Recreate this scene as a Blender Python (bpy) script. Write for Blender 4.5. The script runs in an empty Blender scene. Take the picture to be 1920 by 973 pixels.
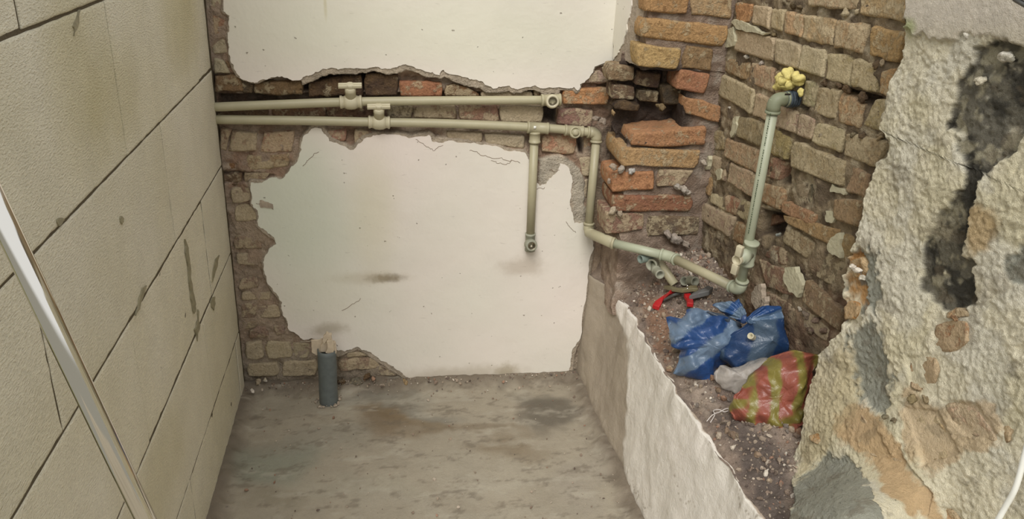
import bpy, bmesh, math, random
import numpy as np
from mathutils import Vector, Matrix, geometry
random.seed(7); rng = np.random.RandomState(11)
S = bpy.context.scene; COL = S.collection

# ------------------------------------------------------------------ camera
F = 1549.0; CX, CY = 960.0, 486.5; CAMZ = 1.39
def _ray(u, v): return np.array([u-CX, -(v-CY), -F], float)
_dY = _ray(723, -208); _dY /= np.linalg.norm(_dY)
_dZ = -_ray(800, 4000); _dZ -= _dY*_dY.dot(_dZ); _dZ /= np.linalg.norm(_dZ)
_dX = np.cross(_dY, _dZ)
R = np.array([_dX, _dY, _dZ])
cam = bpy.data.cameras.new('camera'); cam.sensor_width = 36; cam.lens = F/1920*36; cam.clip_start = .02
co = bpy.data.objects.new('camera', cam); COL.objects.link(co)
M4 = Matrix([list(R[0])+[0], list(R[1])+[0], list(R[2])+[CAMZ], [0, 0, 0, 1]])
co.matrix_world = M4; S.camera = co

# ------------------------------------------------------------------ light
w = bpy.data.worlds.new('sky'); S.world = w; w.use_nodes = True
bg = w.node_tree.nodes['Background']
tc = w.node_tree.nodes.new('ShaderNodeTexCoord'); sp = w.node_tree.nodes.new('ShaderNodeSeparateXYZ')
rp = w.node_tree.nodes.new('ShaderNodeValToRGB'); w.node_tree.links.new(tc.outputs['Generated'], sp.inputs[0])
w.node_tree.links.new(sp.outputs['Z'], rp.inputs[0]); w.node_tree.links.new(rp.outputs[0], bg.inputs[0])
rp.color_ramp.elements[0].position = 0.0; rp.color_ramp.elements[0].color = (.36, .35, .31, 1)
rp.color_ramp.elements[1].position = .12; rp.color_ramp.elements[1].color = (.95, .965, 1.0, 1)
bg.inputs[1].default_value = 1.0
sun = bpy.data.lights.new('sun', 'SUN'); sun.energy = 2.1; sun.angle = math.radians(28); sun.color = (1.0, .965, .925)
so = bpy.data.objects.new('sun', sun); COL.objects.link(so)
so.rotation_euler = Vector((.30, .95, -1.05)).to_track_quat('-Z', 'Y').to_euler()
S.view_settings.view_transform = 'Standard'; S.view_settings.look = 'None'; S.view_settings.gamma = 1
S.view_settings.use_curve_mapping = False
S.view_settings.exposure = 0.12

# ------------------------------------------------------------------ maths helpers
def _w(u, v): return R @ _ray(u, v)
def C0(): return np.array([0, 0, CAMZ])
def onY(u, v, Y): d = _w(u, v); return C0()+d*Y/d[1]
def onX(u, v, X): d = _w(u, v); return C0()+d*X/d[0]
def onZ(u, v, Z): d = _w(u, v); return C0()+d*(Z-CAMZ)/d[2]
def onD(u, v, D): return C0()+_w(u, v)*D/F            # at distance D along the lens axis
_P0 = onY(1330, 200, 2.08); _d = _w(585, -214); RWD = np.array([_d[0], _d[1], 0]); RWD /= np.linalg.norm(RWD)
RWN = np.array([RWD[1], -RWD[0], 0])                   # into the right wall
RWC = RWN @ (_P0-C0())
def onR(u, v, off=0.0): d = _w(u, v); return C0()+d*(RWC+off)/(RWN@d)
def proj(P):
    Q = (np.asarray(P, float)-C0()) @ R
    return CX+F*Q[..., 0]/-Q[..., 2], CY-F*Q[..., 1]/-Q[..., 2]
def L(r, g, b):
    c = np.array([r, g, b], float)/255
    return np.where(c <= .04045, c/12.92, ((c+.055)/1.055)**2.4)
def _hash(x, y, z):
    h = (x.astype(np.int64)*374761393 + y.astype(np.int64)*668265263 + z.astype(np.int64)*1274126177) & 0xffffffff
    h = ((h ^ (h >> 13))*1103515245) & 0xffffffff
    return ((h ^ (h >> 16)) & 0xffff)/65535.0
def noise(P):
    P = np.asarray(P, float); i = np.floor(P); f = P-i; f = f*f*(3-2*f); i = i.astype(np.int64); r = 0
    for a in (0, 1):
        for b in (0, 1):
            for c in (0, 1):
                wgt = (f[..., 0] if a else 1-f[..., 0])*(f[..., 1] if b else 1-f[..., 1])*(f[..., 2] if c else 1-f[..., 2])
                r = r+wgt*_hash(i[..., 0]+a, i[..., 1]+b, i[..., 2]+c)
    return r*2-1
def fbm(P, fr, o=4, g=.5):
    P = np.asarray(P, float)*fr; r = 0; a = 1; t = 0
    for k in range(o): r = r+a*noise(P+k*17.3); t += a; a *= g; P = P*2.03
    return r/t
def sst(a, b, x): t = np.clip((x-a)/(b-a), 0, 1); return t*t*(3-2*t)
def sdist(poly, X, Y):                                # signed distance, inside positive
    p = np.array(poly, float); n = len(p); d = np.full(X.shape, 1e9); ins = np.zeros(X.shape, bool)
    for i in range(n):
        a = p[i]; b = p[(i+1) % n]; e = b-a; wx = X-a[0]; wy = Y-a[1]
        t = np.clip((wx*e[0]+wy*e[1])/(e@e+1e-9), 0, 1)
        d = np.minimum(d, np.hypot(wx-e[0]*t, wy-e[1]*t))
        c = (a[1] > Y) != (b[1] > Y)
        ins ^= c & (X < (b[0]-a[0])*(Y-a[1])/((b[1]-a[1]) if b[1] != a[1] else 1e-9)+a[0])
    return np.where(ins, d, -d)
def mixc(c, col, m): return c*(1-m[..., None])+np.asarray(col)*m[..., None]

# ------------------------------------------------------------------ object helpers
def wloc(o):
    v = np.zeros(3)
    while o is not None: v += np.array(o.location); o = o.parent
    return v
def link(o, parent=None):
    COL.objects.link(o)
    if parent: o.parent = parent
    return o
def mobj(name, V, Fc, mat, parent=None, smooth=True, vc=None):
    V = np.asarray(V, float)
    if parent is not None: V = V-wloc(parent)
    me = bpy.data.meshes.new(name); me.from_pydata(V.tolist(), [], [list(map(int, f)) for f in Fc]); me.update()
    if vc is not None:
        at = me.color_attributes.new('Col', 'FLOAT_COLOR', 'POINT')
        c = np.ones((len(V), 4)); c[:, :3] = np.clip(np.asarray(vc).reshape(-1, 3), 0, 1); at.data.foreach_set('color', c.ravel())
    if smooth: me.polygons.foreach_set('use_smooth', [True]*len(me.polygons))
    if mat: me.materials.append(mat)
    return link(bpy.data.objects.new(name, me), parent)
def gridf(nu, nv, wrap=False):
    a = np.arange(nu-1)[:, None]*nv+np.arange(nv-1)[None, :]; a = a.ravel()
    f = np.stack([a, a+nv, a+nv+1, a+1], 1)
    if wrap:
        b = np.arange(nu-1)*nv
        f = np.concatenate([f, np.stack([b+nv-1, b+2*nv-1, b+nv, b], 1)])
    return f
def surf(name, P, mat, parent=None, vc=None, flip=False, back=None):
    nu, nv = P.shape[:2]; f = gridf(nu, nv)
    if flip: f = f[:, ::-1]
    V = P.reshape(-1, 3)
    return mobj(name, V, f, mat, parent, True, vc)
class MB:
    def __init__(s): s.V = []; s.F = []; s.n = 0
    def add(s, V, Fc):
        s.V.append(np.asarray(V, float)); s.F += [[int(i)+s.n for i in f] for f in Fc]; s.n += len(V); return s
    def build(s, name, mat, parent=None, smooth=True, vc=None): return mobj(name, np.concatenate(s.V), s.F, mat, parent, smooth, vc)
def frame(d):
    d = np.asarray(d, float); d = d/np.linalg.norm(d); a = np.array([0, 0, 1.]) if abs(d[2]) < .9 else np.array([1., 0, 0])
    x = np.cross(a, d); x /= np.linalg.norm(x); return x, np.cross(d, x), d
def lathe(mb, p, d, prof, n=24, cap=True):
    x, y, d = frame(d); p = np.asarray(p, float); V = []
    for r, h in prof:
        for k in range(n):
            t = 2*math.pi*k/n; V.append(p+d*h+(x*math.cos(t)+y*math.sin(t))*r)
    Fc = [[i*n+k, i*n+(k+1) % n, (i+1)*n+(k+1) % n, (i+1)*n+k] for i in range(len(prof)-1) for k in range(n)]
    if cap: Fc.append(list(range(n))[::-1]); Fc.append([(len(prof)-1)*n+k for k in range(n)])
    mb.add(V, Fc); return mb
def cyl(mb, a, b, r, n=20, r2=None):
    a = np.asarray(a, float); b = np.asarray(b, float); return lathe(mb, a, b-a, [(r, 0), (r2 or r, np.linalg.norm(b-a))], n)
def tube(mb, pts, r, n=16, cap=True):
    pts = [np.asarray(p, float) for p in pts]; V = []; x = None; rr = r if hasattr(r, '__len__') else [r]*len(pts)
    for i, p in enumerate(pts):
        d = pts[min(i+1, len(pts)-1)]-pts[max(i-1, 0)]; d = d/np.linalg.norm(d)
        if x is None: x, y, _ = frame(d)
        x = x-d*(x@d); x /= np.linalg.norm(x); y = np.cross(d, x)
        for k in range(n):
            t = 2*math.pi*k/n; V.append(p+(x*math.cos(t)+y*math.sin(t))*rr[i])
    m = len(pts)
    Fc = [[i*n+k, i*n+(k+1) % n, (i+1)*n+(k+1) % n, (i+1)*n+k] for i in range(m-1) for k in range(n)]
    if cap: Fc.append(list(range(n))[::-1]); Fc.append([(m-1)*n+k for k in range(n)])
    mb.add(V, Fc); return mb
def spline(pts, k=8):
    pts = [np.asarray(p, float) for p in pts]; q = [2*pts[0]-pts[1]]+pts+[2*pts[-1]-pts[-2]]; out = []
    for i in range(1, len(q)-2):
        for j in range(k):
            t = j/k; a, b, c, d = q[i-1:i+3]
            out.append(.5*(2*b+(c-a)*t+(2*a-5*b+4*c-d)*t*t+(3*b-a-3*c+d)*t**3))
    return out+[pts[-1]]
def box(mb, c, X, Y, Z):
    c = np.asarray(c, float); X, Y, Z = map(np.asarray, (X, Y, Z))
    V = [c+a*X+b*Y+g*Z for a in (-1, 1) for b in (-1, 1) for g in (-1, 1)]
    mb.add(V, [[0, 1, 3, 2], [4, 6, 7, 5], [0, 4, 5, 1], [2, 3, 7, 6], [0, 2, 6, 4], [1, 5, 7, 3]]); return mb
def bevel(o, w_=.001, seg=2):
    m = o.modifiers.new('bevel', 'BEVEL'); m.width = w_; m.segments = seg; m.limit_method = 'ANGLE'
    return o
def empty(name, loc, label, cat, group=None):
    o = bpy.data.objects.new(name, None); COL.objects.link(o); o.location = [float(v) for v in loc]; o.empty_display_size = .03
    tag(o, label, cat, group); return o
def tag(o, label=None, cat=None, group=None, kind=None):
    if label: o['label'] = label
    if cat: o['category'] = cat
    if group: o['group'] = group
    if kind: o['kind'] = kind
    return o

# ------------------------------------------------------------------ materials
class N:
    def __init__(s, name, rough=.8, spec=.3):
        s.m = bpy.data.materials.new(name); s.m.use_nodes = True; s.t = s.m.node_tree; s.b = s.t.nodes['Principled BSDF']
        s.b.inputs['Roughness'].default_value = rough; s.b.inputs['Specular IOR Level'].default_value = spec
        s.co = s.n('ShaderNodeTexCoord').outputs['Object']
    def n(s, t, **k):
        x = s.t.nodes.new(t)
        for a, b in k.items(): setattr(x, a, b)
        return x
    def l(s, a, b): s.t.links.new(a, b)
    def setv(s, sock, v):
        if hasattr(v, 'is_linked') or isinstance(v, bpy.types.NodeSocket): s.l(v, sock)
        elif hasattr(v, '__len__'): sock.default_value = list(v)+([1.] if len(v) == 3 and len(sock.default_value) == 4 else [])
        else: sock.default_value = v
    def math(s, op, a, b=0., c=False):
        x = s.n('ShaderNodeMath', operation=op, use_clamp=c); s.setv(x.inputs[0], a); s.setv(x.inputs[1], b); return x.outputs[0]
    def noise(s, sc, det=4, rough=.55, vec=None, dist=0):
        x = s.n('ShaderNodeTexNoise'); x.inputs['Scale'].default_value = sc; x.inputs['Detail'].default_value = det
        x.inputs['Roughness'].default_value = rough; x.inputs['Distortion'].default_value = dist; s.l(vec or s.co, x.inputs['Vector']); return x.outputs['Fac']
    def vor(s, sc, feat='F1', vec=None):
        x = s.n('ShaderNodeTexVoronoi', feature=feat); x.inputs['Scale'].default_value = sc; s.l(vec or s.co, x.inputs['Vector']); return x.outputs['Distance']
    def map(s, v, a, b, c=0., d=1.):
        x = s.n('ShaderNodeMapRange'); x.inputs['From Min'].default_value = a; x.inputs['From Max'].default_value = b
        x.inputs['To Min'].default_value = c; x.inputs['To Max'].default_value = d; s.l(v, x.inputs['Value']); return x.outputs[0]
    def mix(s, f, a, b, bt='MIX'):
        x = s.n('ShaderNodeMix', data_type='RGBA', blend_type=bt); s.setv(x.inputs['Factor'], f); s.setv(x.inputs['A'], a); s.setv(x.inputs['B'], b); return x.outputs['Result']
    def stretch(s, sc, rot=(0, 0, 0)):
        x = s.n('ShaderNodeMapping'); x.inputs['Scale'].default_value = sc; x.inputs['Rotation'].default_value = rot; s.l(s.co, x.inputs['Vector']); return x.outputs[0]
    def blob(s, P, rad, nz=.35, nsc=25):             # soft stain of its own shape at a fixed place on the surface
        v = s.n('ShaderNodeVectorMath', operation='SUBTRACT'); s.l(s.co, v.inputs[0]); v.inputs[1].default_value = [float(q) for q in P]
        d = s.n('ShaderNodeVectorMath', operation='DIVIDE'); s.l(v.outputs[0], d.inputs[0]); d.inputs[1].default_value = rad
        ln = s.n('ShaderNodeVectorMath', operation='LENGTH'); s.l(d.outputs[0], ln.inputs[0])
        q = s.math('ADD', ln.outputs['Value'], s.map(s.noise(nsc), 0, 1, -nz, nz))
        x = s.n('ShaderNodeMapRange', interpolation_type='SMOOTHSTEP'); s.l(q, x.inputs['Value'])
        x.inputs['From Min'].default_value = 1; x.inputs['From Max'].default_value = .2; return x.outputs[0]
    def bump(s, h, dist, strength=1.0):
        x = s.n('ShaderNodeBump'); x.inputs['Distance'].default_value = dist; x.inputs['Strength'].default_value = strength; s.l(h, x.inputs['Height'])
        s.l(x.outputs[0], s.b.inputs['Normal']); return s
    def out(s, c): s.setv(s.b.inputs['Base Color'], c); return s.m
def vcmat(name, rough, nsc, namt, bsc, bd, speck=0.0, det=6):
    a = N(name, rough); v = a.n('ShaderNodeVertexColor', layer_name='Col').outputs[0]
    k = a.map(a.noise(nsc, 6, .65), .25, .75, 1-namt, 1+namt)
    c = a.mix(1., v, k, 'MULTIPLY')
    k2 = a.map(a.noise(nsc*6, 4, .7), .2, .8, 1-namt*.7, 1+namt*.7); c = a.mix(1., c, k2, 'MULTIPLY')
    if speck:
        sp_ = a.map(a.noise(420, 2, .5), .70, .76); c = a.mix(a.math('MULTIPLY', sp_, speck), c, tuple(L(70, 60, 50)))
    h = a.math('ADD', a.noise(bsc, det, .6), a.math('MULTIPLY', a.noise(bsc*4, 4, .65), .45)); a.bump(h, bd); return a.out(c)
M = {}
M['mortar'] = vcmat('mortar', .95, 30, .30, 55, .010, .25)
M['rough_wall'] = vcmat('rough_painted_plaster', .9, 45, .15, 150, .0050, .12)
M['concrete'] = vcmat('concrete_floor', .8, 9, .10, 120, .0016, .45)
M['rubble'] = vcmat('rubble_dirt', .95, 45, .3, 130, .008, .35)
M['low_wall'] = vcmat('low_wall_plaster', .85, 14, .07, 60, .0022, .3)
def m_brick(name, bd=.006):
    a = N(name, .92, .2); oi = a.n('ShaderNodeObjectInfo'); c = oi.outputs['Color']; al = oi.outputs['Alpha']
    off = a.n('ShaderNodeVectorMath', operation='ADD'); a.l(a.co, off.inputs[0]); rnd = a.n('ShaderNodeCombineXYZ')
    for i in range(3): a.l(a.math('MULTIPLY', oi.outputs['Random'], 7.0+i), rnd.inputs[i])
    a.l(rnd.outputs[0], off.inputs[1]); vec = off.outputs[0]
    n1 = a.noise(28, 5, .6, vec); n2 = a.noise(170, 4, .7, vec); n3 = a.noise(60, 6, .65, vec)
    c2 = a.mix(a.map(n1, .3, .7), c, a.mix(.22, c, tuple(L(186, 150, 96)))); c2 = a.mix(1., c2, a.map(n2, .25, .75, .62, 1.34), 'MULTIPLY')
    c2 = a.mix(a.map(n3, .56, .66, 0, .75), c2, a.mix(1., c, (.46, .42, .38), 'MULTIPLY'))
    thr = a.math('SUBTRACT', 1.0, al)                  # alpha of the object colour = how much mortar is smeared on it
    sm = a.math('MULTIPLY', a.math('SUBTRACT', a.noise(38, 6, .7, vec), a.math('MULTIPLY', thr, .42)), 14.0); sm = a.math('SUBTRACT', sm, 2.6, True)
    c2 = a.mix(a.math('MULTIPLY', sm, .62), c2, a.mix(n2, tuple(L(158, 144, 114)), tuple(L(222, 206, 172))))
    h = a.math('ADD', a.math('ADD', n2, a.math('MULTIPLY', n3, 1.6)), a.math('MULTIPLY', sm, .35)); a.bump(h, bd*.75); return a.out(c2)
M['brick'] = m_brick('brick')
def m_plain(name, c, rough=.5, spec=.4, metal=0., bsc=0, bd=.001, nsc=40, namt=.06):
    a = N(name, rough, spec); a.b.inputs['Metallic'].default_value = metal
    col = a.mix(1., c if not hasattr(c, 'tolist') else c.tolist(), a.map(a.noise(nsc, 4, .6), .25, .75, 1-namt, 1+namt), 'MULTIPLY')
    if bsc: a.bump(a.noise(bsc, 5, .6), bd)
    return a.out(col)
def m_aac():
    a = N('aerated_block', .95, .15); vec = a.stretch((1, .55, 1.5), (math.radians(35), 0, 0))
    wrm = a.noise(230, 3, .55, vec); fine = a.noise(520, 3, .6); big = a.noise(3.2, 3, .5); mid = a.noise(14, 4, .6)
    oi = a.n('ShaderNodeObjectInfo')
    c = a.mix(a.map(big, .35, .65), tuple(L(228, 220, 198)), tuple(L(220, 211, 184)))
    c = a.mix(1., c, oi.outputs['Color'], 'MULTIPLY')
    c = a.mix(1., c, a.map(wrm, .3, .7, .90, 1.08), 'MULTIPLY'); c = a.mix(1., c, a.map(mid, .3, .7, .96, 1.04), 'MULTIPLY')
    # run-off stain bands down the upper blocks
    for P, rad, k in (((-.444, 1.27, 1.12), (.3, .16, .24), .45), ((-.444, 1.95, 1.15), (.3, .26, .22), .55), ((-.444, 1.42, 1.06), (.3, .2, .14), .45), ((-.444, 1.3, .35), (.3, .3, .16), .35)):
        c = a.mix(a.math('MULTIPLY', a.blob(P, rad, .25, 9), k), c, a.mix(1., c, tuple(L(220, 214, 178)), 'MULTIPLY'))
    h = a.math('ADD', a.math('MULTIPLY', wrm, 1.0), a.math('MULTIPLY', fine, .5)); a.bump(h, .0046); return a.out(c)
M['aac'] = m_aac()
M['joint'] = m_plain('block_joint', L(96, 86, 68), .95, .1, bsc=200, bd=.004)
def m_plaster(name, stains):
    a = N(name, .55, .35); big = a.noise(1.6, 2, .5); mid = a.noise(7, 4, .6)
    c = a.mix(a.map(big, .35, .65), tuple(L(222, 219, 204)), tuple(L(232, 221, 211)))
    c = a.mix(1., c, a.map(mid, .3, .7, .975, 1.02), 'MULTIPLY')
    for P, rad, col, k, nz, ns in stains:
        c = a.mix(a.math('MULTIPLY', a.blob(P, rad, nz, ns), k), c, tuple(L(*col)))
    pits = a.map(a.noise(75, 2, .4), .745, .765); c = a.mix(a.math('MULTIPLY', pits, .6), c, tuple(L(120, 105, 85)))
    scr = a.map(a.noise(26, 3, .5, a.stretch((1, 1, 7), (0, .5, 0))), .70, .73); c = a.mix(a.math('MULTIPLY', scr, .18), c, tuple(L(120, 108, 90)))
    h = a.math('ADD', a.noise(9, 4, .5), a.math('MULTIPLY', a.noise(90, 4, .5), .12)); h = a.math('SUBTRACT', h, a.math('MULTIPLY', pits, .5)); a.bump(h, .004); return a.out(c)
def bp(u, v): return onY(u, v, 2.2)
M['plaster'] = m_plaster('old_white_paint', [
    (bp(722, 521), (.075, .2, .020), (100, 86, 62), .75, .4, 60), (bp(690, 521), (.16, .2, .03), (170, 152, 120), .35, .3, 40),
    (bp(560, 400), (.26, .2, .34), (204, 210, 190), .75, .2, 4), (bp(700, 400), (.10, .2, .26), (208, 203, 170), .4, .3, 5),
    (bp(980, 500), (.10, .2, .045), (150, 128, 100), .32, .5, 30), (bp(618, 616), (.075, .2, .03), (150, 136, 108), .5, .45, 40),
    (bp(950, 700), (.055, .2, .05), (150, 135, 100), .6, .5, 50), (bp(860, 705), (.32, .2, .055), (176, 164, 142), .55, .45, 22),
    (bp(600, 560), (.25, .2, .12), (214, 212, 192), .4, .4, 8), (bp(610, 12), (.006, .2, .05), (186, 170, 120), .6, .2, 10),
    (bp(800, 60), (.9, .3, .16), (216, 216, 194), .6, .2, 3)])
M['render'] = m_plain('grey_render_coat', L(172, 158, 140), .95, .15, bsc=110, bd=.006, nsc=45, namt=.22)
M['ppr'] = m_plain('grey_green_pipe_plastic', L(172, 165, 136), .42, .4, nsc=30, namt=.05, bsc=60, bd=.0005)
M['ppr2'] = m_plain('cool_green_pipe_plastic', L(170, 174, 150), .42, .4, nsc=30, namt=.06)
M['ppr3'] = m_plain('dusty_fitting_plastic', L(150, 150, 132), .6, .3, nsc=60, namt=.15)
M['valve'] = m_plain('valve_plastic', L(196, 188, 160), .45, .4, nsc=40, namt=.05)
M['dark'] = m_plain('dark_bore', L(42, 36, 30), .8, .2)
M['brass'] = m_plain('steel_thread_insert', L(150, 142, 122), .35, .5, .8)
M['green_print'] = m_plain('green_pipe_print', L(66, 84, 60), .6, .3)
M['drain'] = m_plain('blue_grey_drain_plastic', L(96, 102, 100), .5, .4, nsc=50, namt=.18)
M['paper'] = m_plain('dusty_paper_plug', L(196, 180, 156), .9, .2, nsc=60, namt=.12, bsc=60, bd=.003)
M['foam'] = m_plain('yellow_expanding_foam', L(214, 200, 126), .75, .3, nsc=45, namt=.14, bsc=90, bd=.004)
M['hose'] = m_plain('dark_blue_tape', L(58, 68, 76), .55, .5, nsc=90, namt=.5, bsc=120, bd=.004)
M['chrome'] = N('chromed_tube', .09, .5); M['chrome'].b.inputs['Metallic'].default_value = 1
M['chrome'] = M['chrome'].bump(M['chrome'].noise(7, 3, .5), .0002).out(L(214, 210, 200).tolist())
M['cable'] = m_plain('white_cable_sheath', L(236, 236, 226), .4, .4)
M['red'] = m_plain('red_grip', L(176, 34, 36), .4, .5, nsc=80, namt=.12)
M['tool'] = m_plain('grey_tool_steel', L(92, 92, 88), .5, .5, .4, nsc=60, namt=.2)
M['stone'] = m_brick('rubble_stone', .006)
M['string'] = m_plain('white_string', L(206, 198, 190), .8, .2)
def m_bag(name, rough=.32):
    a = N(name, rough, .45); v = a.n('ShaderNodeVertexColor', layer_name='Col').outputs[0]
    c = a.mix(1., v, a.map(a.noise(30, 4, .6), .3, .7, .72, .98), 'MULTIPLY'); a.bump(a.noise(55, 4, .6, None, 1.2), .0022)
    a.b.inputs['Subsurface Weight'].default_value = 0; return a.out(c)
M['bag'] = m_bag('printed_thin_plastic')
a = N('clear_thin_plastic', .25, .5); a.bump(a.noise(60, 4, .6, None, 1), .003); a.out(L(205, 198, 188).tolist())
tr = a.n('ShaderNodeBsdfTransparent'); mx = a.n('ShaderNodeMixShader'); mx.inputs[0].default_value = .50
a.l(tr.outputs[0], mx.inputs[1]); a.l(a.b.outputs[0], mx.inputs[2]); a.l(mx.outputs[0], a.t.nodes['Material Output'].inputs[0]); M['clear'] = a.m

# ------------------------------------------------------------------ shared shape makers
OR = (186, 120, 62); OC = (190, 142, 82); TAN = (176, 150, 112); PINK = (176, 142, 120); RED = (160, 92, 58); BRN = (140, 108, 74); DRK = (82, 66, 54)
GRY = (112, 108, 96); OLV = (148, 134, 98); BEI = (190, 164, 122); PAL = (186, 172, 148)
def brick(quad, pf, n, depth=.05, col=OR, sm=.3, proud=.0, parent=None, rough=.0030, name='brick', nx=9, nz=6, rnd=.045, mat=None, desat=.74, er=.0042, wb_=1.):
    c = [pf(*q) for q in quad]; n = np.asarray(n, float); seed = rng.rand(3)*50
    wq = max(np.linalg.norm(c[1]-c[0]), 1e-3); hq = max(np.linalg.norm(c[3]-c[0]), 1e-3)
    def knots(m, ln):
        e = min(.003/ln, .12); return np.concatenate([[0, e], np.linspace(2.3*e, 1-2.3*e, m-2), [1-e, 1]])
    s, t = np.meshgrid(knots(nx, wq), knots(nz, hq), indexing='ij')
    ss = s-.5; tt = t-.5
    k = 1-rnd*(4*ss*ss)*(4*tt*tt)*1.1                         # knock the corners in
    ss2 = ss*k+.5; tt2 = tt*k+.5
    P = (c[0]*((1-ss2)*(1-tt2))[..., None]+c[1]*(ss2*(1-tt2))[..., None]+c[2]*(ss2*tt2)[..., None]+c[3]*((1-ss2)*tt2)[..., None])
    nx, nz = s.shape; edge = np.maximum(np.abs(s-.5), np.abs(t-.5)) > .4999
    wd = np.linalg.norm(c[1]-c[0]); ht = np.linalg.norm(c[3]-c[0])
    e1 = (c[1]-c[0])/wd; e2 = (c[3]-c[0])/ht
    wob = np.where(edge, 1., .3)*wb_
    P = P+e1*(noise(P*45+seed)*.0040*wob)[..., None]+e2*(noise(P*45+seed+9)*.0035*wob)[..., None]
    dz = -proud+fbm(P+seed, 38, 3)*rough*2.2+np.where(edge, er*(1+.7*noise(P*60+seed)), 0)
    P = P+n*dz[..., None]
    V = P.reshape(-1, 3); f = gridf(nx, nz).tolist()
    ring = [i*nz for i in range(nx)]+[(nx-1)*nz+j for j in range(1, nz)]+[i*nz+nz-1 for i in range(nx-2, -1, -1)]+[j for j in range(nz-2, 0, -1)]
    b = len(V); V = np.concatenate([V, V[ring]+n*depth]); m = len(ring)
    f += [[ring[i], b+i, b+(i+1) % m, ring[(i+1) % m]] for i in range(m)]
    # orientation towards the viewer side
    a0, a1, a2 = V[f[0][0]], V[f[0][1]], V[f[0][2]]
    if np.cross(a1-a0, a2-a0) @ n > 0: f = [q[::-1] for q in f]
    o = mobj(name, V, f, mat or M['brick'], parent, True)
    jit = 1+rng.uniform(-.06, .06, 3); cl = L(*col); cl = np.clip((cl*desat+cl.mean()*(1-desat))*jit, 0, 1)
    o.color = (*cl.tolist(), float(sm)); return o
def rag(pts, amp=3., it=4, closed=True, seed=3):             # fractal ragged outline
    r = random.Random(seed); p = [tuple(map(float, q)) for q in pts]
    for k in range(it):
        o = []
        for i in range(len(p) if closed else len(p)-1):
            a, b = p[i], p[(i+1) % len(p)]; ln = math.hypot(b[0]-a[0], b[1]-a[1]); o.append(a)
            if ln > 3:
                q = min(amp, ln*.16); nx_, ny_ = -(b[1]-a[1])/ln, (b[0]-a[0])/ln; d = r.uniform(-q, q)
                o.append(((a[0]+b[0])/2+nx_*d, (a[1]+b[1])/2+ny_*d))
        if not closed: o.append(p[-1])
        p = o; amp *= .62
    return p
def slab(name, pts, pf, n, th, mat, parent, lip=.0015):
    n = np.asarray(n, float); m = len(pts)
    vs, _e, fs, _a, _b, _c = geometry.delaunay_2d_cdt([Vector(p) for p in pts], [(k, (k+1) % m) for k in range(m)], [], 1, 1e-4)
    Pq = np.array([pf(float(q[0]), float(q[1])) for q in vs]); fs = [list(f) for f in fs]
    nf = np.cross(Pq[fs[0][1]]-Pq[fs[0][0]], Pq[fs[0][2]]-Pq[fs[0][0]])
    if nf @ n > 0: fs = [f[::-1] for f in fs]
    ed = {}
    for f in fs:
        for a, b in zip(f, f[1:]+f[:1]): ed[(a, b)] = 1
    bd = [(a, b) for (a, b) in ed if (b, a) not in ed]; k = len(Pq)
    fs = fs+[[b, a, a+k, b+k] for a, b in bd]
    return mobj(name, np.concatenate([Pq, Pq+n*th]), fs, mat, parent, False)
def rot3():
    q, _ = np.linalg.qr(rng.randn(3, 3)); return q
def pebble(name, p, sc, mat, parent, col=None, sm=0., seed=None):
    n = 14; th, ph = np.meshgrid(np.linspace(0, math.pi, 9), np.linspace(0, 2*math.pi, n, endpoint=False), indexing='ij')
    D = np.stack([np.sin(th)*np.cos(ph), np.sin(th)*np.sin(ph), np.cos(th)], -1); q = rng.rand(3)*40
    k = 1+fbm(D+q, 1.6, 3)*.9; Q = np.asarray(p)+(D*k[..., None]*np.asarray(sc)) @ rot3()
    o = mobj(name, Q.reshape(-1, 3), gridf(9, n, True), mat, parent, True)
    if col is not None: o.color = (*np.asarray(col).tolist(), sm)
    return o
def expand(pts, fn):
    p = np.array(pts, float); o = []; A = .5*np.sum(p[:, 0]*np.roll(p[:, 1], -1)-np.roll(p[:, 0], -1)*p[:, 1]); sg = 1 if A > 0 else -1
    for i in range(len(p)):
        t = p[(i+1) % len(p)]-p[i-1]; t /= np.linalg.norm(t)+1e-9; nn = np.array([t[1], -t[0]])*sg; o.append(tuple(p[i]+nn*fn(*p[i])))
    return o
def struct(o): o['kind'] = 'structure'; return o
YN = (0, 1, 0)

# ================================================================== THE SETTING
ICO_V = np.array([(0, 0, 1), (.894, 0, .447), (.276, .851, .447), (-.724, .526, .447), (-.724, -.526, .447), (.276, -.851, .447),
                  (.724, .526, -.447), (-.276, .851, -.447), (-.894, 0, -.447), (-.276, -.851, -.447), (.724, -.526, -.447), (0, 0, -1)])
ICO_F = [(0, 1, 2), (0, 2, 3), (0, 3, 4), (0, 4, 5), (0, 5, 1), (1, 6, 2), (2, 7, 3), (3, 8, 4), (4, 9, 5), (5, 10, 1),
         (2, 6, 7), (3, 7, 8), (4, 8, 9), (5, 9, 10), (1, 10, 6), (6, 11, 7), (7, 11, 8), (8, 11, 9), (9, 11, 10), (10, 11, 6)]
def grit(name, pts, sizes, cols, mat, parent):
    mb = MB(); vc = []
    for p, s, c in zip(pts, sizes, cols):
        V = (ICO_V*(1+rng.uniform(-.35, .35, (12, 1)))*np.array([1, .8, .55])) @ rot3()*s+p
        mb.add(V, ICO_F); vc.append(np.tile(np.asarray(c), (12, 1)))
    o = mb.build(name, mat, parent, False, np.concatenate(vc)); o['kind'] = 'stuff'; return o
GC = [L(168, 152, 134), L(144, 126, 110), L(190, 176, 158), L(112, 98, 88), L(216, 206, 190), L(156, 124, 104), L(130, 120, 110)]
def gcol(k): return [GC[i]*(.85+.3*rng.rand()) for i in rng.choice(len(GC), k, p=[.28, .22, .14, .14, .05, .10, .07])]

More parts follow.
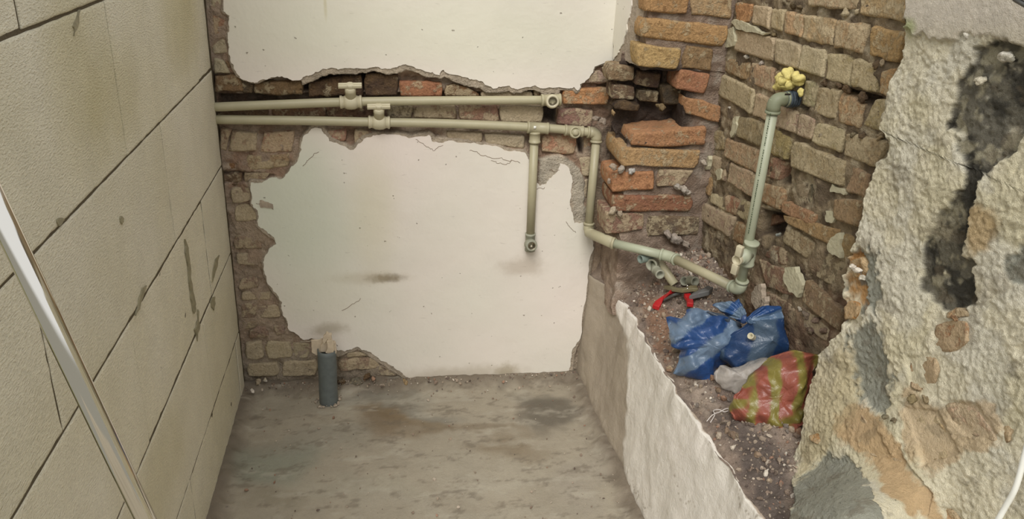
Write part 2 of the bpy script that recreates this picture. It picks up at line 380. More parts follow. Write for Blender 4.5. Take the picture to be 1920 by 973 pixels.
# ---------------- floor
def xn(Y): Y = np.asarray(Y, float); return .009*fbm(np.stack([Y, Y*0, Y*0], -1), 22, 4)
def xe(Y): return xn(Y)+xes(Y)
def xes(Y): Y = np.asarray(Y, float); return np.interp(-np.asarray(Y), [-2.24, -2.2, -2.1, -1.99, -1.69, -1.42, -1.21, -1.1, -.75], [.583, .59, .626, .648, .648, .652, .668, .673, .69])                     # top front edge of the low wall
def xb(Y): return .572+(2.2-Y)*.030                      # its foot
fx, fy = np.meshgrid(np.concatenate([[-1.2, -.8], np.linspace(-.50, .75, 230), [1., 1.4]]), np.concatenate([np.linspace(-2, .5, 12), np.linspace(.55, 2.26, 310)]), indexing='ij')
P = np.stack([fx, fy, fx*0], -1); u, v = proj(P)
P[..., 2] += fbm(P, 5, 3)*.004+fbm(P, 40, 3)*.0012
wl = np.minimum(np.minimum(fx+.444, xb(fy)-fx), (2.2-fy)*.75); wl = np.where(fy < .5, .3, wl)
P[..., 2] += .018*sst(.05, 0, wl+.012*noise(P*30))+.004*sst(.09, 0, wl)*fbm(P, 60, 2)
c = np.tile(L(158, 149, 131), P.shape[:2]+(1,))
wu = u+fbm(P, 6, 4)*90; wv = v+fbm(P+5, 6, 4)*60
def el(cx, cy, rx, ry, f=.35): return sst(1, f, np.hypot((wu-cx)/rx, (wv-cy)/ry))
for (cx_, cy_, rx, ry, colr, k) in [(700, 800, 90, 45, (118, 100, 76), .75), (770, 785, 110, 22, (118, 100, 74), .6), (940, 830, 90, 38, (122, 106, 82), .6),
        (1005, 765, 75, 32, (86, 80, 70), .75), (900, 790, 120, 12, (112, 96, 74), .5), (500, 880, 110, 70, (134, 138, 122), .7), (560, 830, 160, 40, (140, 136, 122), .5),
        (720, 765, 150, 22, (132, 128, 116), .7), (900, 870, 180, 45, (166, 158, 140), .6), (640, 930, 220, 30, (158, 152, 134), .5), (1100, 900, 80, 90, (152, 144, 130), .5),
        (860, 955, 260, 22, (162, 155, 138), .5), (500, 960, 90, 30, (128, 120, 100), .5)]:
    c = mixc(c, L(*colr), el(cx_, cy_, rx, ry)*k)
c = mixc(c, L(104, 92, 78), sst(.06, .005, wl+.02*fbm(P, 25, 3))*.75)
c = mixc(c, L(176, 169, 152), sst(.12, .42, fbm(P*np.array([.6, 1.7, 1]), 18, 5, .65))*.45)
c = mixc(c, L(110, 100, 86), sst(.16, .42, fbm(P*np.array([.6, 1.5, 1])+4, 34, 5, .7))*.55)
floor = struct(surf('floor', P, M['concrete'], None, c))
pts = []; 
for k in range(900):
    q = rng.rand()
    if q < .34: x = rng.uniform(-.44, .57); y = 2.2-abs(rng.randn())*.035
    elif q < .62: y = rng.uniform(.7, 2.2); x = xb(y)-abs(rng.randn())*.022
    elif q < .74: y = rng.uniform(.7, 2.2); x = -.44+abs(rng.randn())*.015
    else: x = rng.uniform(-.42, .57); y = rng.uniform(1.2, 2.2)
    pts.append((x, min(y, 2.19), .004+.014*float(min(y, 2.19) > 2.15)))
grit('debris', pts, rng.gamma(2.2, .0008, len(pts))+.0008, gcol(len(pts)), vcmat('debris_grain', .95, 60, .2, 200, .002), floor)

# ---------------- left wall of aerated blocks
wl_ = struct(mobj('wall_left', *(lambda m: (np.concatenate(m.V), m.F))(box(MB(), (-.5475, 1.45, .95), (.1018, 0, 0), (0, .78, 0), (0, 0, 1.0))), M['joint'], None, False))
zs = [-.06, .198, .447, .700, .9545, 1.212, 1.468, 1.724, 1.98]
jt = [[.93, 1.53, 2.13], [1.23, 1.80], [.72, 1.32, 1.92], [1.00, 1.66], [.835, 1.435, 2.035], [1.11, 1.72], [.82, 1.42, 2.02], [1.1, 1.7]]
for i in range(8):
    ys = [.66 if i > 3 else .80]+jt[i]+[2.19]
    for a_, b_ in zip(ys[:-1], ys[1:]):
        if b_-a_ < .04: continue
        g = .0008; h_ = .0026
        q = [(-.444, a_+g, zs[i+1]-h_), (-.444, b_-g, zs[i+1]-h_), (-.444, b_-g, zs[i]+h_), (-.444, a_+g, zs[i]+h_)]
        o = brick(q, lambda *p: np.array(p), (-1, 0, 0), .09, (255, 255, 255), 0, float(rng.uniform(-.0012, .0012)), wl_, .0005, 'block', max(6, int((b_-a_)*70)), 16, 0.0, M['aac'], 1., .0010, .22)
        t_ = rng.uniform(.95, 1.03); o.color = (t_, t_, t_*rng.uniform(.97, 1.0), 1)
# grey mortar smears left at the joints
M['smear'] = m_plain('grey_mortar_smear', L(146, 138, 112), .95, .15, bsc=150, bd=.003, nsc=80, namt=.25)
for pl in ([(148, 22), (152, 18), (147, 50), (140, 68), (138, 50)], [(348, 448), (354, 470), (358, 520), (368, 570), (365, 588), (359, 560), (354, 500)],
           [(228, 405), (233, 410), (230, 421), (227, 415)], [(398, 560), (404, 556), (402, 582), (397, 574)], [(366, 618), (373, 600), (372, 580), (376, 610), (371, 640)],
           [(268, 540), (276, 535), (263, 580), (256, 592), (262, 560)], [(108, 412), (116, 408), (122, 412), (112, 424)], [(404, 490), (412, 478), (402, 520), (398, 530)]):
    slab('mortar_smear', rag(pl, 2, 2, seed=len(pl)), lambda u, v: onX(u, v, -.4415), (-1, 0, 0), .0035, M['smear'], wl_)
nb = struct(mobj('wall_left_return', *(lambda m: (np.concatenate(m.V), m.F))(box(MB(), (-.60, .70, .7), (.12, 0, 0), (0, .1, 0), (0, 0, .7))), m_plain('mossy_cement', L(150, 148, 110), .95, .2, bsc=60, bd=.01, nsc=20, namt=.4)))

# ---------------- back wall: mortar and rubble core
UP = [(415, -330), (419, 21), (430, 29), (430, 58), (427, 70), (430, 88), (432, 115), (438, 127), (446, 140), (458, 150), (473, 154), (482, 155), (504, 147), (520, 143), (538, 146), (548, 151),
      (565, 149), (583, 141), (600, 133), (617, 128), (651, 128), (699, 126), (719, 129), (745, 126), (763, 122), (797, 134), (824, 141), (832, 131), (844, 139), (881, 149), (905, 153), (918, 162), (929, 166), (956, 161), (966, 167), (1003, 160),
      (1017, 166), (1068, 166), (1076, 163), (1083, 170), (1088, 158), (1112, 136), (1115, 125), (1149, 114), (1160, 105), (1160, -330)]
LO = [(567, 262), (570, 254), (583, 242), (602, 241), (607, 251), (617, 265), (651, 278), (663, 281), (682, 261), (706, 253), (746, 253), (770, 259), (804, 253), (811, 266), (834, 266), (868, 268), (909, 271), (946, 282), (983, 286),
      (992, 300), (1003, 340), (1012, 349), (1024, 346), (1035, 332), (1050, 307), (1066, 314), (1073, 335), (1070, 360), (1070, 388), (1077, 419), (1098, 417), (1111, 440), (1114, 465), (1104, 500), (1101, 534), (1092, 590), (1085, 640), (1072, 665), (1068, 700),
      (1060, 708), (1000, 711), (900, 710), (860, 712), (800, 709), (768, 710), (745, 694), (728, 683), (703, 667), (687, 657), (670, 650), (660, 655), (646, 659), (633, 657), (610, 648), (584, 634), (567, 636), (561, 630), (553, 624), (543, 620), (539, 605),
      (530, 591), (527, 572), (529, 567), (520, 553), (508, 538), (497, 515), (493, 492), (506, 465), (518, 458), (515, 449), (502, 438), (484, 424), (485, 405), (483, 395), (471, 382), (470, 343), (497, 339), (514, 333), (530, 335), (542, 321), (553, 308), (559, 298), (565, 282)]
gx, gz = np.meshgrid(np.linspace(-.47, .70, 420), np.linspace(-.05, 1.62, 560), indexing='ij')
P = np.stack([gx, gx*0+2.226, gz], -1); u, v = proj(np.stack([gx, gx*0+2.2, gz], -1))
band = sst(130, 150, v)*sst(300, 225, v)
cav = np.clip(sst(0, 6, sdist([(400, 168), (560, 178), (745, 178), (745, 140), (690, 132), (600, 142), (570, 160), (480, 150), (450, 140), (410, 150)], u, v)) +
              sst(0, 5, sdist([(405, 178), (1050, 172), (1052, 196), (405, 204)], u, v))*.8+sst(-6, 6, sdist([(1020, 196), (1052, 200), (1045, 236), (1022, 232)], u, v)) +
              sst(-3, 4, sdist([(1083, 256), (1094, 250), (1094, 290), (1086, 288)], u, v))+sst(-2, 6, sdist([(410, 322), (470, 322), (520, 330), (470, 345), (415, 345)], u, v))*.6, 0, 1)
P[..., 1] += -.016*(1-band)+fbm(P, 26, 4)*.014+cav*.022-np.abs(fbm(P+3, 55, 3))*.006
P[..., 1] = np.maximum(P[..., 1], 2.206)
c = np.tile(L(168, 148, 128), P.shape[:2]+(1,))
c = mixc(c, L(150, 118, 96), sst(.0, .25, fbm(P+7, 18, 4))*.6)
c = mixc(c, L(196, 180, 158), sst(.1, .3, fbm(P+1, 26, 4))*.6)
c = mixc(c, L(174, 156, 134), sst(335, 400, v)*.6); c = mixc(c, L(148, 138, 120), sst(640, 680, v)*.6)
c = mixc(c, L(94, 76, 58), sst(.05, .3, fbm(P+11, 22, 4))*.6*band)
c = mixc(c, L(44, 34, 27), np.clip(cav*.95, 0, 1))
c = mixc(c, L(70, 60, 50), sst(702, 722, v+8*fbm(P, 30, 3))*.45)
sd = np.maximum(sdist(UP, u, v), sdist(LO, u, v))
wdt = 4+3*noise(np.stack([u*.03, v*.03, u*0], -1))+(v < 185)*(u > 565)*(u < 1050)*9+(v > 220)*(v < 300)*(u > 560)*3+(v > 640)*(u < 770)*5+(u > 1010)*(v > 240)*(v < 430)*6
wdt = wdt*(.7+.6*(fbm(P*1., 30, 3)+.5))
coat = sst(-1.2, 1.2, sd+wdt); pm = sst(-2, 3, sdist([(1010, 298), (1040, 292), (1062, 298), (1090, 318), (1097, 345), (1099, 418), (1076, 418), (1072, 330), (1030, 350), (1012, 340)], u+6*noise(P*50), v))
coat = np.maximum(coat, pm)
P[..., 1] = P[..., 1]*(1-coat)+(2.2015+fbm(P, 60, 3)*.0015)*coat
c = c*(1-coat[..., None])+(L(182, 168, 148)*(1+.25*fbm(P, 40, 4))[..., None])*coat[..., None]
c = mixc(c, L(196, 188, 170), pm*.6)
wb = struct(surf('wall_back', P, M['mortar'], None, c, flip=True))
def bb(q, col=TAN, sm=.3, Y=2.207, proud=0, **k):
    if q[0][1] > 345: col = tuple(np.array(col)*.55+np.array((172, 152, 128))*.45); k.update(er=.0065, rnd=.12, wb_=1.6)
    return brick(q, lambda u, v: onY(u, v, Y), YN, .04, col, sm, proud, wb, **k)
for q, col, sm, Y in [
    ([(397, 27), (422, 35), (422, 66), (401, 64)], (176, 128, 92), .35, 2.207), ([(394, -30), (416, -30), (417, 12), (395, 18)], PAL, .8, 2.207),
    ([(399, 108), (420, 112), (434, 139), (399, 137)], PAL, .75, 2.205), ([(396, 72), (424, 72), (428, 100), (398, 102)], PAL, .8, 2.21), ([(421, 113), (432, 118), (437, 128), (426, 126)], BRN, .2, 2.208),
    ([(401, 142), (447, 139), (455, 172), (403, 173)], (138, 108, 70), .25, 2.206), ([(447, 143), (474, 158), (474, 176), (455, 175)], (92, 78, 60), .2, 2.212),
    ([(475, 157), (567, 150), (568, 180), (475, 178)], (128, 98, 66), .2, 2.212), ([(577, 154), (681, 138), (680, 181), (578, 182)], (84, 66, 50), .1, 2.220),
    ([(684, 137), (745, 140), (745, 180), (682, 180)], (80, 62, 52), .05, 2.216), ([(750, 153), (832, 154), (831, 181), (749, 181)], (178, 112, 66), .2, 2.210),
    ([(835, 158), (880, 163), (900, 182), (834, 181)], (138, 98, 62), .4, 2.211), ([(905, 170), (996, 170), (1000, 182), (902, 182)], (170, 150, 120), .7, 2.212), ([(1000, 166), (1050, 168), (1050, 178), (1002, 180)], (120, 84, 56), .2, 2.212),
    ([(1056, 168), (1147, 164), (1141, 197), (1056, 197)], (206, 140, 78), .25, 2.203), ([(1098, 139), (1126, 130), (1146, 156), (1092, 158)], (196, 158, 134), .4, 2.205),
    ([(1127, 124), (1151, 119), (1152, 152), (1140, 157)], PAL, .6, 2.203),
    ([(407, 206), (505, 203), (505, 221), (407, 219)], (112, 84, 62), .15, 2.212), ([(508, 203), (610, 200), (610, 221), (508, 220)], (124, 92, 70), .15, 2.212),
    ([(613, 200), (722, 202), (722, 222), (613, 221)], (116, 82, 62), .15, 2.214), ([(726, 199), (773, 198), (773, 222), (728, 221)], (120, 108, 94), .45, 2.212),
    ([(776, 199), (855, 199), (856, 223), (776, 222)], (158, 124, 100), .4, 2.211), ([(860, 197), (936, 199), (936, 229), (862, 224)], (168, 122, 96), .35, 2.210),
    ([(938, 197), (1020, 199), (1018, 232), (938, 229)], (182, 160, 136), .65, 2.209), ([(1046, 203), (1113, 206), (1110, 240), (1044, 234)], (150, 114, 98), .35, 2.209),
    ([(411, 240), (432, 241), (426, 285), (413, 280)], (170, 134, 108), .4, 2.206), ([(434, 245), (481, 250), (484, 284), (429, 285)], (176, 142, 116), .5, 2.206),
    ([(493, 249), (551, 246), (550, 287), (487, 287)], (182, 138, 106), .5, 2.205), ([(411, 291), (458, 290), (456, 313), (414, 322)], (150, 104, 62), .15, 2.214),
    ([(463, 290), (545, 288), (541, 312), (464, 321)], (176, 144, 104), .45, 2.206), ([(413, 325), (455, 323), (453, 346), (416, 350)], (118, 92, 72), .3, 2.214),
    ([(457, 323), (508, 324), (500, 336), (458, 345)], (164, 134, 106), .5, 2.208), ([(612, 247), (650, 244), (650, 266), (620, 262)], (186, 138, 110), .3, 2.205),
    ([(662, 245), (720, 246), (700, 258), (664, 272)], (172, 140, 116), .5, 2.206), ([(838, 246), (905, 248), (905, 268), (840, 264)], (178, 158, 134), .8, 2.205), ([(908, 250), (985, 255), (984, 280), (912, 270)], (176, 156, 132), .8, 2.205),
    ([(1015, 254), (1083, 253), (1078, 290), (1014, 286)], (198, 144, 104), .4, 2.204), ([(1094, 257), (1112, 257), (1110, 286), (1094, 284)], (196, 150, 104), .3, 2.206),
    ([(1086, 295), (1110, 294), (1104, 332), (1092, 330)], (190, 168, 144), .7, 2.203), ([(1092, 335), (1104, 336), (1100, 372), (1093, 370)], PAL, .8, 2.204),
    ([(430, 352), (470, 348), (472, 378), (434, 384)], (160, 136, 112), .6, 2.208), ([(437, 388), (480, 384), (486, 412), (438, 418)], (166, 144, 118), .7, 2.206),
    ([(436, 440), (482, 442), (497, 466), (437, 469)], (150, 118, 96), .35, 2.205), ([(440, 474), (486, 474), (482, 498), (445, 498)], (158, 138, 114), .7, 2.208),
    ([(447, 523), (485, 520), (482, 541), (448, 547)], (154, 124, 100), .5, 2.206), ([(450, 548), (506, 545), (508, 562), (450, 565)], (164, 146, 120), .8, 2.206), ([(449, 569), (480, 568), (481, 597), (452, 599)], (142, 108, 86), .3, 2.204),
    ([(484, 572), (524, 570), (527, 596), (486, 598)], (160, 142, 118), .85, 2.206), ([(452, 603), (485, 600), (482, 613), (453, 622)], (148, 116, 94), .35, 2.205),
    ([(466, 620), (495, 611), (510, 631), (465, 638)], (140, 104, 82), .25, 2.203), ([(511, 610), (531, 607), (537, 625), (516, 630)], (144, 122, 98), .4, 2.205),
    ([(458, 642), (492, 641), (495, 672), (460, 676)], (158, 142, 118), .75, 2.203), ([(497, 641), (545, 640), (549, 672), (500, 674)], (160, 144, 120), .75, 2.202),
    ([(549, 640), (580, 642), (580, 672), (552, 672)], (152, 134, 110), .7, 2.205), ([(461, 682), (523, 679), (524, 706), (463, 708)], (140, 132, 116), .7, 2.202), ([(527, 678), (594, 674), (596, 705), (527, 708)], (152, 136, 110), .6, 2.203),
    ([(632, 674), (702, 670), (720, 692), (634, 698)], (156, 122, 96), .4, 2.203), ([(650, 660), (690, 661), (698, 668), (650, 671)], (160, 140, 116), .7, 2.204), ([(705, 684), (728, 690), (748, 705), (712, 706)], (132, 116, 96), .5, 2.204)]:
    bb(q, col, sm, Y)
# small rubble lumps at the foot of the wall
for (x, y, r, cl) in [(668, 715, 10, GRY), (688, 706, 6, DRK), (700, 710, 5, PINK), (640, 716, 7, DRK), (484, 716, 6, PAL), (497, 712, 4, (220, 214, 200)), (558, 726, 4, (230, 222, 206)), (760, 716, 7, TAN), (905, 716, 5, DRK), (1052, 716, 8, DRK), (980, 716, 5, TAN), (1082, 716, 6, TAN)]:
    p = onY(x, y, 2.185); s_ = r*.0015
    pebble('stone', p, (s_*1.2, s_*.8, s_*.8), M['stone'], wb, L(*cl), .2)

up = rag(UP, 3, 3, seed=5); lo = rag(LO, 3, 3, seed=8)
slab('plaster', up, lambda u, v: onY(u, v, 2.1985), YN, .006, M['plaster'], wb)
slab('plaster', lo, lambda u, v: onY(u, v, 2.1985), YN, .006, M['plaster'], wb)
# blown and cracked paint edges (thin dark hairline gaps standing open between paint flakes)
for k, cr in enumerate([[(568, 312), (577, 300), (588, 290), (598, 285)], [(880, 282), (905, 292), (940, 296), (975, 305)], [(920, 300), (945, 308), (960, 300)], [(780, 262), (800, 275), (812, 282), (830, 272)],
                        [(1080, 436), (1068, 424), (1062, 415)], [(1000, 356), (1010, 352), (1022, 352)], [(640, 672-90), (668, 566), (676, 560)], [(480, 382), (500, 384), (512, 393)], [(1030, 318), (1040, 322), (1048, 318)]]):
    up_ = [onY(x+random.uniform(-1, 1), y+random.uniform(-1, 1), 2.1984) for x, y in rag(cr, 3, 3, False, seed=k)]
    tube(mb := MB(), up_, .0007, 5); mb.build('crack', m_plain('crack', L(120, 100, 78)) if k == 0 else bpy.data.materials['crack'], wb)
slab('paint_blister', rag([(636-174+25, 376), (500, 379), (512, 384), (512, 392), (500, 390), (488, 389)], 2, 2), lambda u, v: onY(u, v, 2.196), YN, .004, M['render'], wb)

# ---------------- brick pier in the corner
def rbox(mb, vc, x0, x1, y0, y1, z0, z1, res, amp, cf, sides='xyzXZ'):
    def face(A, U, V):
        nu = max(2, int(np.linalg.norm(U)/res)); nv = max(2, int(np.linalg.norm(V)/res))
        s, t = np.meshgrid(np.linspace(0, 1, nu), np.linspace(0, 1, nv), indexing='ij')
        Pq = np.asarray(A)+s[..., None]*np.asarray(U)+t[..., None]*np.asarray(V)
        D = np.stack([fbm(Pq+k*9, 30, 4) for k in range(3)], -1)*amp
        Q = Pq+D; mb.add(Q.reshape(-1, 3), gridf(nu, nv)); vc.append(cf(Q).reshape(-1, 3))
    if 'y' in sides: face((x0, y0, z0), (x1-x0, 0, 0), (0, 0, z1-z0))
    if 'x' in sides: face((x0, y1, z0), (0, y0-y1, 0), (0, 0, z1-z0))
    if 'X' in sides: face((x1, y0, z0), (0, y1-y0, 0), (0, 0, z1-z0))
    if 'Z' in sides: face((x0, y0, z1), (x1-x0, 0, 0), (0, y1-y0, 0))
    if 'z' in sides: face((x0, y1, z0), (x1-x0, 0, 0), (0, y0-y1, 0))
YP = 2.02; ZS = .812; ZT = 1.0
def pcol(Q):
    c = np.tile(L(176, 156, 138), Q.shape[:-1]+(1,)); c = mixc(c, L(124, 102, 84), sst(-.05, .25, fbm(Q, 24, 4))*.6); c = mixc(c, L(200, 188, 172), sst(.2, .35, fbm(Q+3, 30, 4))*.6)
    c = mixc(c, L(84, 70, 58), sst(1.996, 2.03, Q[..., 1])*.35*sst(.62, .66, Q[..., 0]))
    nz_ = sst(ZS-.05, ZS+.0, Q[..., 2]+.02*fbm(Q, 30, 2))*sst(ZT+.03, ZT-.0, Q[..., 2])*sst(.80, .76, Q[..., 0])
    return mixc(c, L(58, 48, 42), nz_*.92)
mb = MB(); vc = []
rbox(mb, vc, .618, .86, YP+.012, 2.24, .3, ZS, .006, .008, pcol)
rbox(mb, vc, .632, .86, YP+.010, 2.24, ZT, 1.65, .006, .006, pcol)
rbox(mb, vc, .60, .86, 2.125, 2.24, ZS-.03, ZT+.03, .005, .022, pcol, 'y')
rbox(mb, vc, .755, .86, YP+.014, 2.14, ZS-.01, ZT+.02, .006, .008, pcol, 'xy')
pier = struct(mb.build('wall_pier', M['mortar'], None, True, np.concatenate(vc)))
def pb(q, col=OR, sm=.2, Y=YP, proud=0, depth=.05, **k):
    col = tuple(np.array(col)*(1.0, .985, .98)); return brick(q, lambda u, v: onY(u, v, Y), YN, depth, col, sm, proud, pier, **k)
for q, col, sm, Y, dp in [
    ([(1207, -20), (1293, -18), (1291, 27), (1208, 23)], (188, 138, 72), .05, YP, .05), ([(1296, -18), (1376, -14), (1373, 36), (1296, 27)], (188, 154, 104), .25, YP+.002, .05),
    ([(1202, 32), (1371, 49), (1358, 88), (1199, 70)], (188, 146, 84), .15, YP, .05), ([(1194, 83), (1279, 92), (1271, 131), (1196, 125)], (198, 158, 92), .1, YP-.002, .06),
    ([(1287, 84), (1339, 91), (1334, 133), (1277, 128)], (150, 116, 74), .15, YP+.004, .07), ([(1274, 131), (1334, 140), (1320, 176), (1267, 168)], (176, 112, 68), .05, YP+.004, .08),
    ([(1284, 181), (1357, 199), (1350, 233), (1286, 212)], (184, 130, 80), .1, YP+.002, .08),
    ([(1184, 252), (1327, 237), (1324, 274), (1183, 275)], (184, 126, 74), .1, YP-.002, .16), ([(1165, 277), (1318, 284), (1305, 318), (1165, 311)], (192, 148, 92), .2, YP, .16),
    ([(1146, 328), (1228, 321), (1226, 354), (1148, 361)], (190, 130, 76), .1, YP, .12), ([(1233, 319), (1303, 320), (1284, 350), (1231, 352)], (172, 134, 108), .4, YP+.004, .05),
    ([(1147, 369), (1300, 366), (1297, 397), (1148, 398)], (156, 98, 68), .2, YP, .12), ([(1134, 398), (1208, 402), (1208, 431), (1137, 441)], (160, 120, 94), .35, YP+.002, .1),
    ([(1214, 403), (1314, 408), (1311, 441), (1212, 444)], (114, 96, 80), .35, YP+.006, .05)]:
    pb(q, col, sm, Y, 0, dp)
for q, col, sm, Y in [([(1145, 123), (1192, 127), (1189, 152), (1141, 152)], (142, 124, 88), .3, 2.10), ([(1200, 135), (1240, 139), (1236, 167), (1193, 160)], (98, 80, 62), .15, 2.09), ([(1243, 134), (1268, 136), (1265, 158), (1241, 158)], (78, 68, 56), .05, 2.11),
                      ([(1200, 171), (1238, 172), (1234, 192), (1200, 190)], (96, 84, 68), .3, 2.09), ([(1240, 161), (1284, 163), (1276, 196), (1244, 197)], (66, 60, 52), .05, 2.07), ([(1150, 158), (1190, 162), (1190, 188), (1148, 186)], (104, 88, 68), .3, 2.11), ([(1160, 190), (1200, 196), (1198, 208), (1150, 206)], (60, 50, 44), 0, 2.08)]:
    pb(q, col, sm, Y, 0, .06)
# the pier's plastered left return above the niche
_rn = np.array([.185, .033, 0]); _rn /= np.linalg.norm(_rn); _rc = _rn @ (np.array([.597, 2.2, 0])-C0()*np.array([1, 1, 0]))
def onRet(u, v, o=0.): d = _w(u, v); return C0()+d*(_rc+o)/(_rn@d)
slab('render_coat', rag([(1149, -330), (1225, -330), (1214, -60), (1205, 0), (1207, 24), (1191, 67), (1192, 90), (1195, 124), (1180, 118), (1167, 112), (1150, 117), (1149, 60)], 3, 3, seed=4), lambda u, v: onRet(u, v), _rn, .014, M['render'], pier)
slab('plaster', rag([(1149, -330), (1200, -330), (1190, -60), (1184, 10), (1176, 40), (1168, 80), (1160, 98), (1150, 112), (1149, 60)], 2.5, 3, seed=6), lambda u, v: onRet(u, v, -.003), _rn, .005, M['plaster'], pier)
# courses going on above the frame
zt_ = float(onY(1250, -20, YP)[2])+.012
for r_ in range(7):
    z0 = zt_+r_*.066; xs = [.642, .735, .856] if r_ % 2 else [.642, .79, .856]
    for x0, x1 in zip(xs[:-1], xs[1:]):
        brick([(x0, YP, z0+.054), (x1-.008, YP, z0+.054), (x1-.008, YP, z0), (x0, YP, z0)], lambda *p: np.array(p), YN, .05, (186, 142, 86), .2, 0, pier)
# white mortar crumbs on the pier
for (x, y, r, cl) in [(1184, 321, 7, (222, 220, 214)), (1165, 318, 8, (196, 186, 172)), (1150, 312, 8, (186, 170, 152)), (1270, 350, 8, (206, 198, 186)), (1282, 355, 10, (210, 202, 190)), (1292, 362, 7, (204, 196, 184)), (1320, 305, 7, (206, 196, 180)),
                      (1150, 395, 8, (206, 192, 168)), (1163, 401, 7, (202, 188, 166)), (1268, 448, 13, (186, 178, 170)), (1252, 440, 10, (178, 168, 160)), (1286, 458, 9, (170, 160, 150)), (1150, 262-50, 5, TAN), (1130, 226, 9, (172, 160, 148)), (1118, 222, 8, (170, 158, 146)),
                      (1239, 200, 8, (140, 122, 92)), (1142, 340, 6, (200, 184, 168)), (1126, 412, 5, (206, 198, 190))]:
    p = onY(x, y, YP-.006 if x > 1140 else 2.15); s_ = r*.00115
    pebble('mortar_lump', p, (s_*1.2, s_*.7, s_*.9), M['stone'], pier, L(*cl)*.8)
pts = [(rng.uniform(.62, .84), rng.uniform(2.02, 2.12), ZS+.004) for k in range(260)]
grit('debris', pts, rng.gamma(2.5, .0012, 260)+.0008, [x*.55 for x in gcol(260)], bpy.data.materials['debris_grain'], pier)

# ---------------- right brick wall
ns, nz_ = 330, 300
ss, zz = np.meshgrid(np.linspace(0, 1.65, ns), np.linspace(.3, 1.62, nz_), indexing='ij')
base = C0()*np.array([1, 1, 0])+RWN*(RWC)+RWD*0
far = base+RWD*((2.12-base[1])/RWD[1])
P0w = far[None, None, :]-RWD*ss[..., None]; P0w = P0w.copy(); P0w[..., 2] = zz
u, v = proj(P0w)
hole = np.clip(sst(-2, 8, sdist([(1424, 392), (1462, 396), (1474, 416), (1462, 446), (1418, 440)], u, v))+sst(-2, 6, sdist([(1448, 302), (1474, 302), (1474, 346), (1456, 344)], u, v))*.7 +
               sst(-2, 5, sdist([(1566, 160), (1645, 182), (1636, 208), (1612, 192), (1560, 178)], u, v))*.8+sst(-2, 5, sdist([(1492, 158), (1508, 150), (1508, 205), (1490, 200)], u, v))*.6, 0, 1)
off = .0085+fbm(P0w, 26, 4)*.011-np.abs(fbm(P0w+3, 60, 3))*.008+hole*.035
P = P0w+RWN*off[..., None]
c = np.tile(L(150, 134, 108), P.shape[:2]+(1,)); c = mixc(c, L(92, 78, 64), sst(-.1, .2, fbm(P0w+2, 30, 4))*.7); c = mixc(c, L(196, 182, 154), sst(.14, .3, fbm(P0w+9, 34, 4))*.7)
c = mixc(c, L(54, 42, 36), hole*.9); c = mixc(c, L(130, 98, 80), sst(470, 520, v)*.5*sst(-.2, .2, fbm(P0w+5, 14, 3)))
wr_ = struct(surf('wall_right', P, M['mortar'], None, c))
def rb(q, col=TAN, sm=.4, off=0., depth=.045, **k):
    col = tuple(np.array(col)*(1.10, 1.11, 1.08)); return brick(q, lambda u, v: onR(u, v, off), RWN, depth, col, sm, 0, wr_, **k)
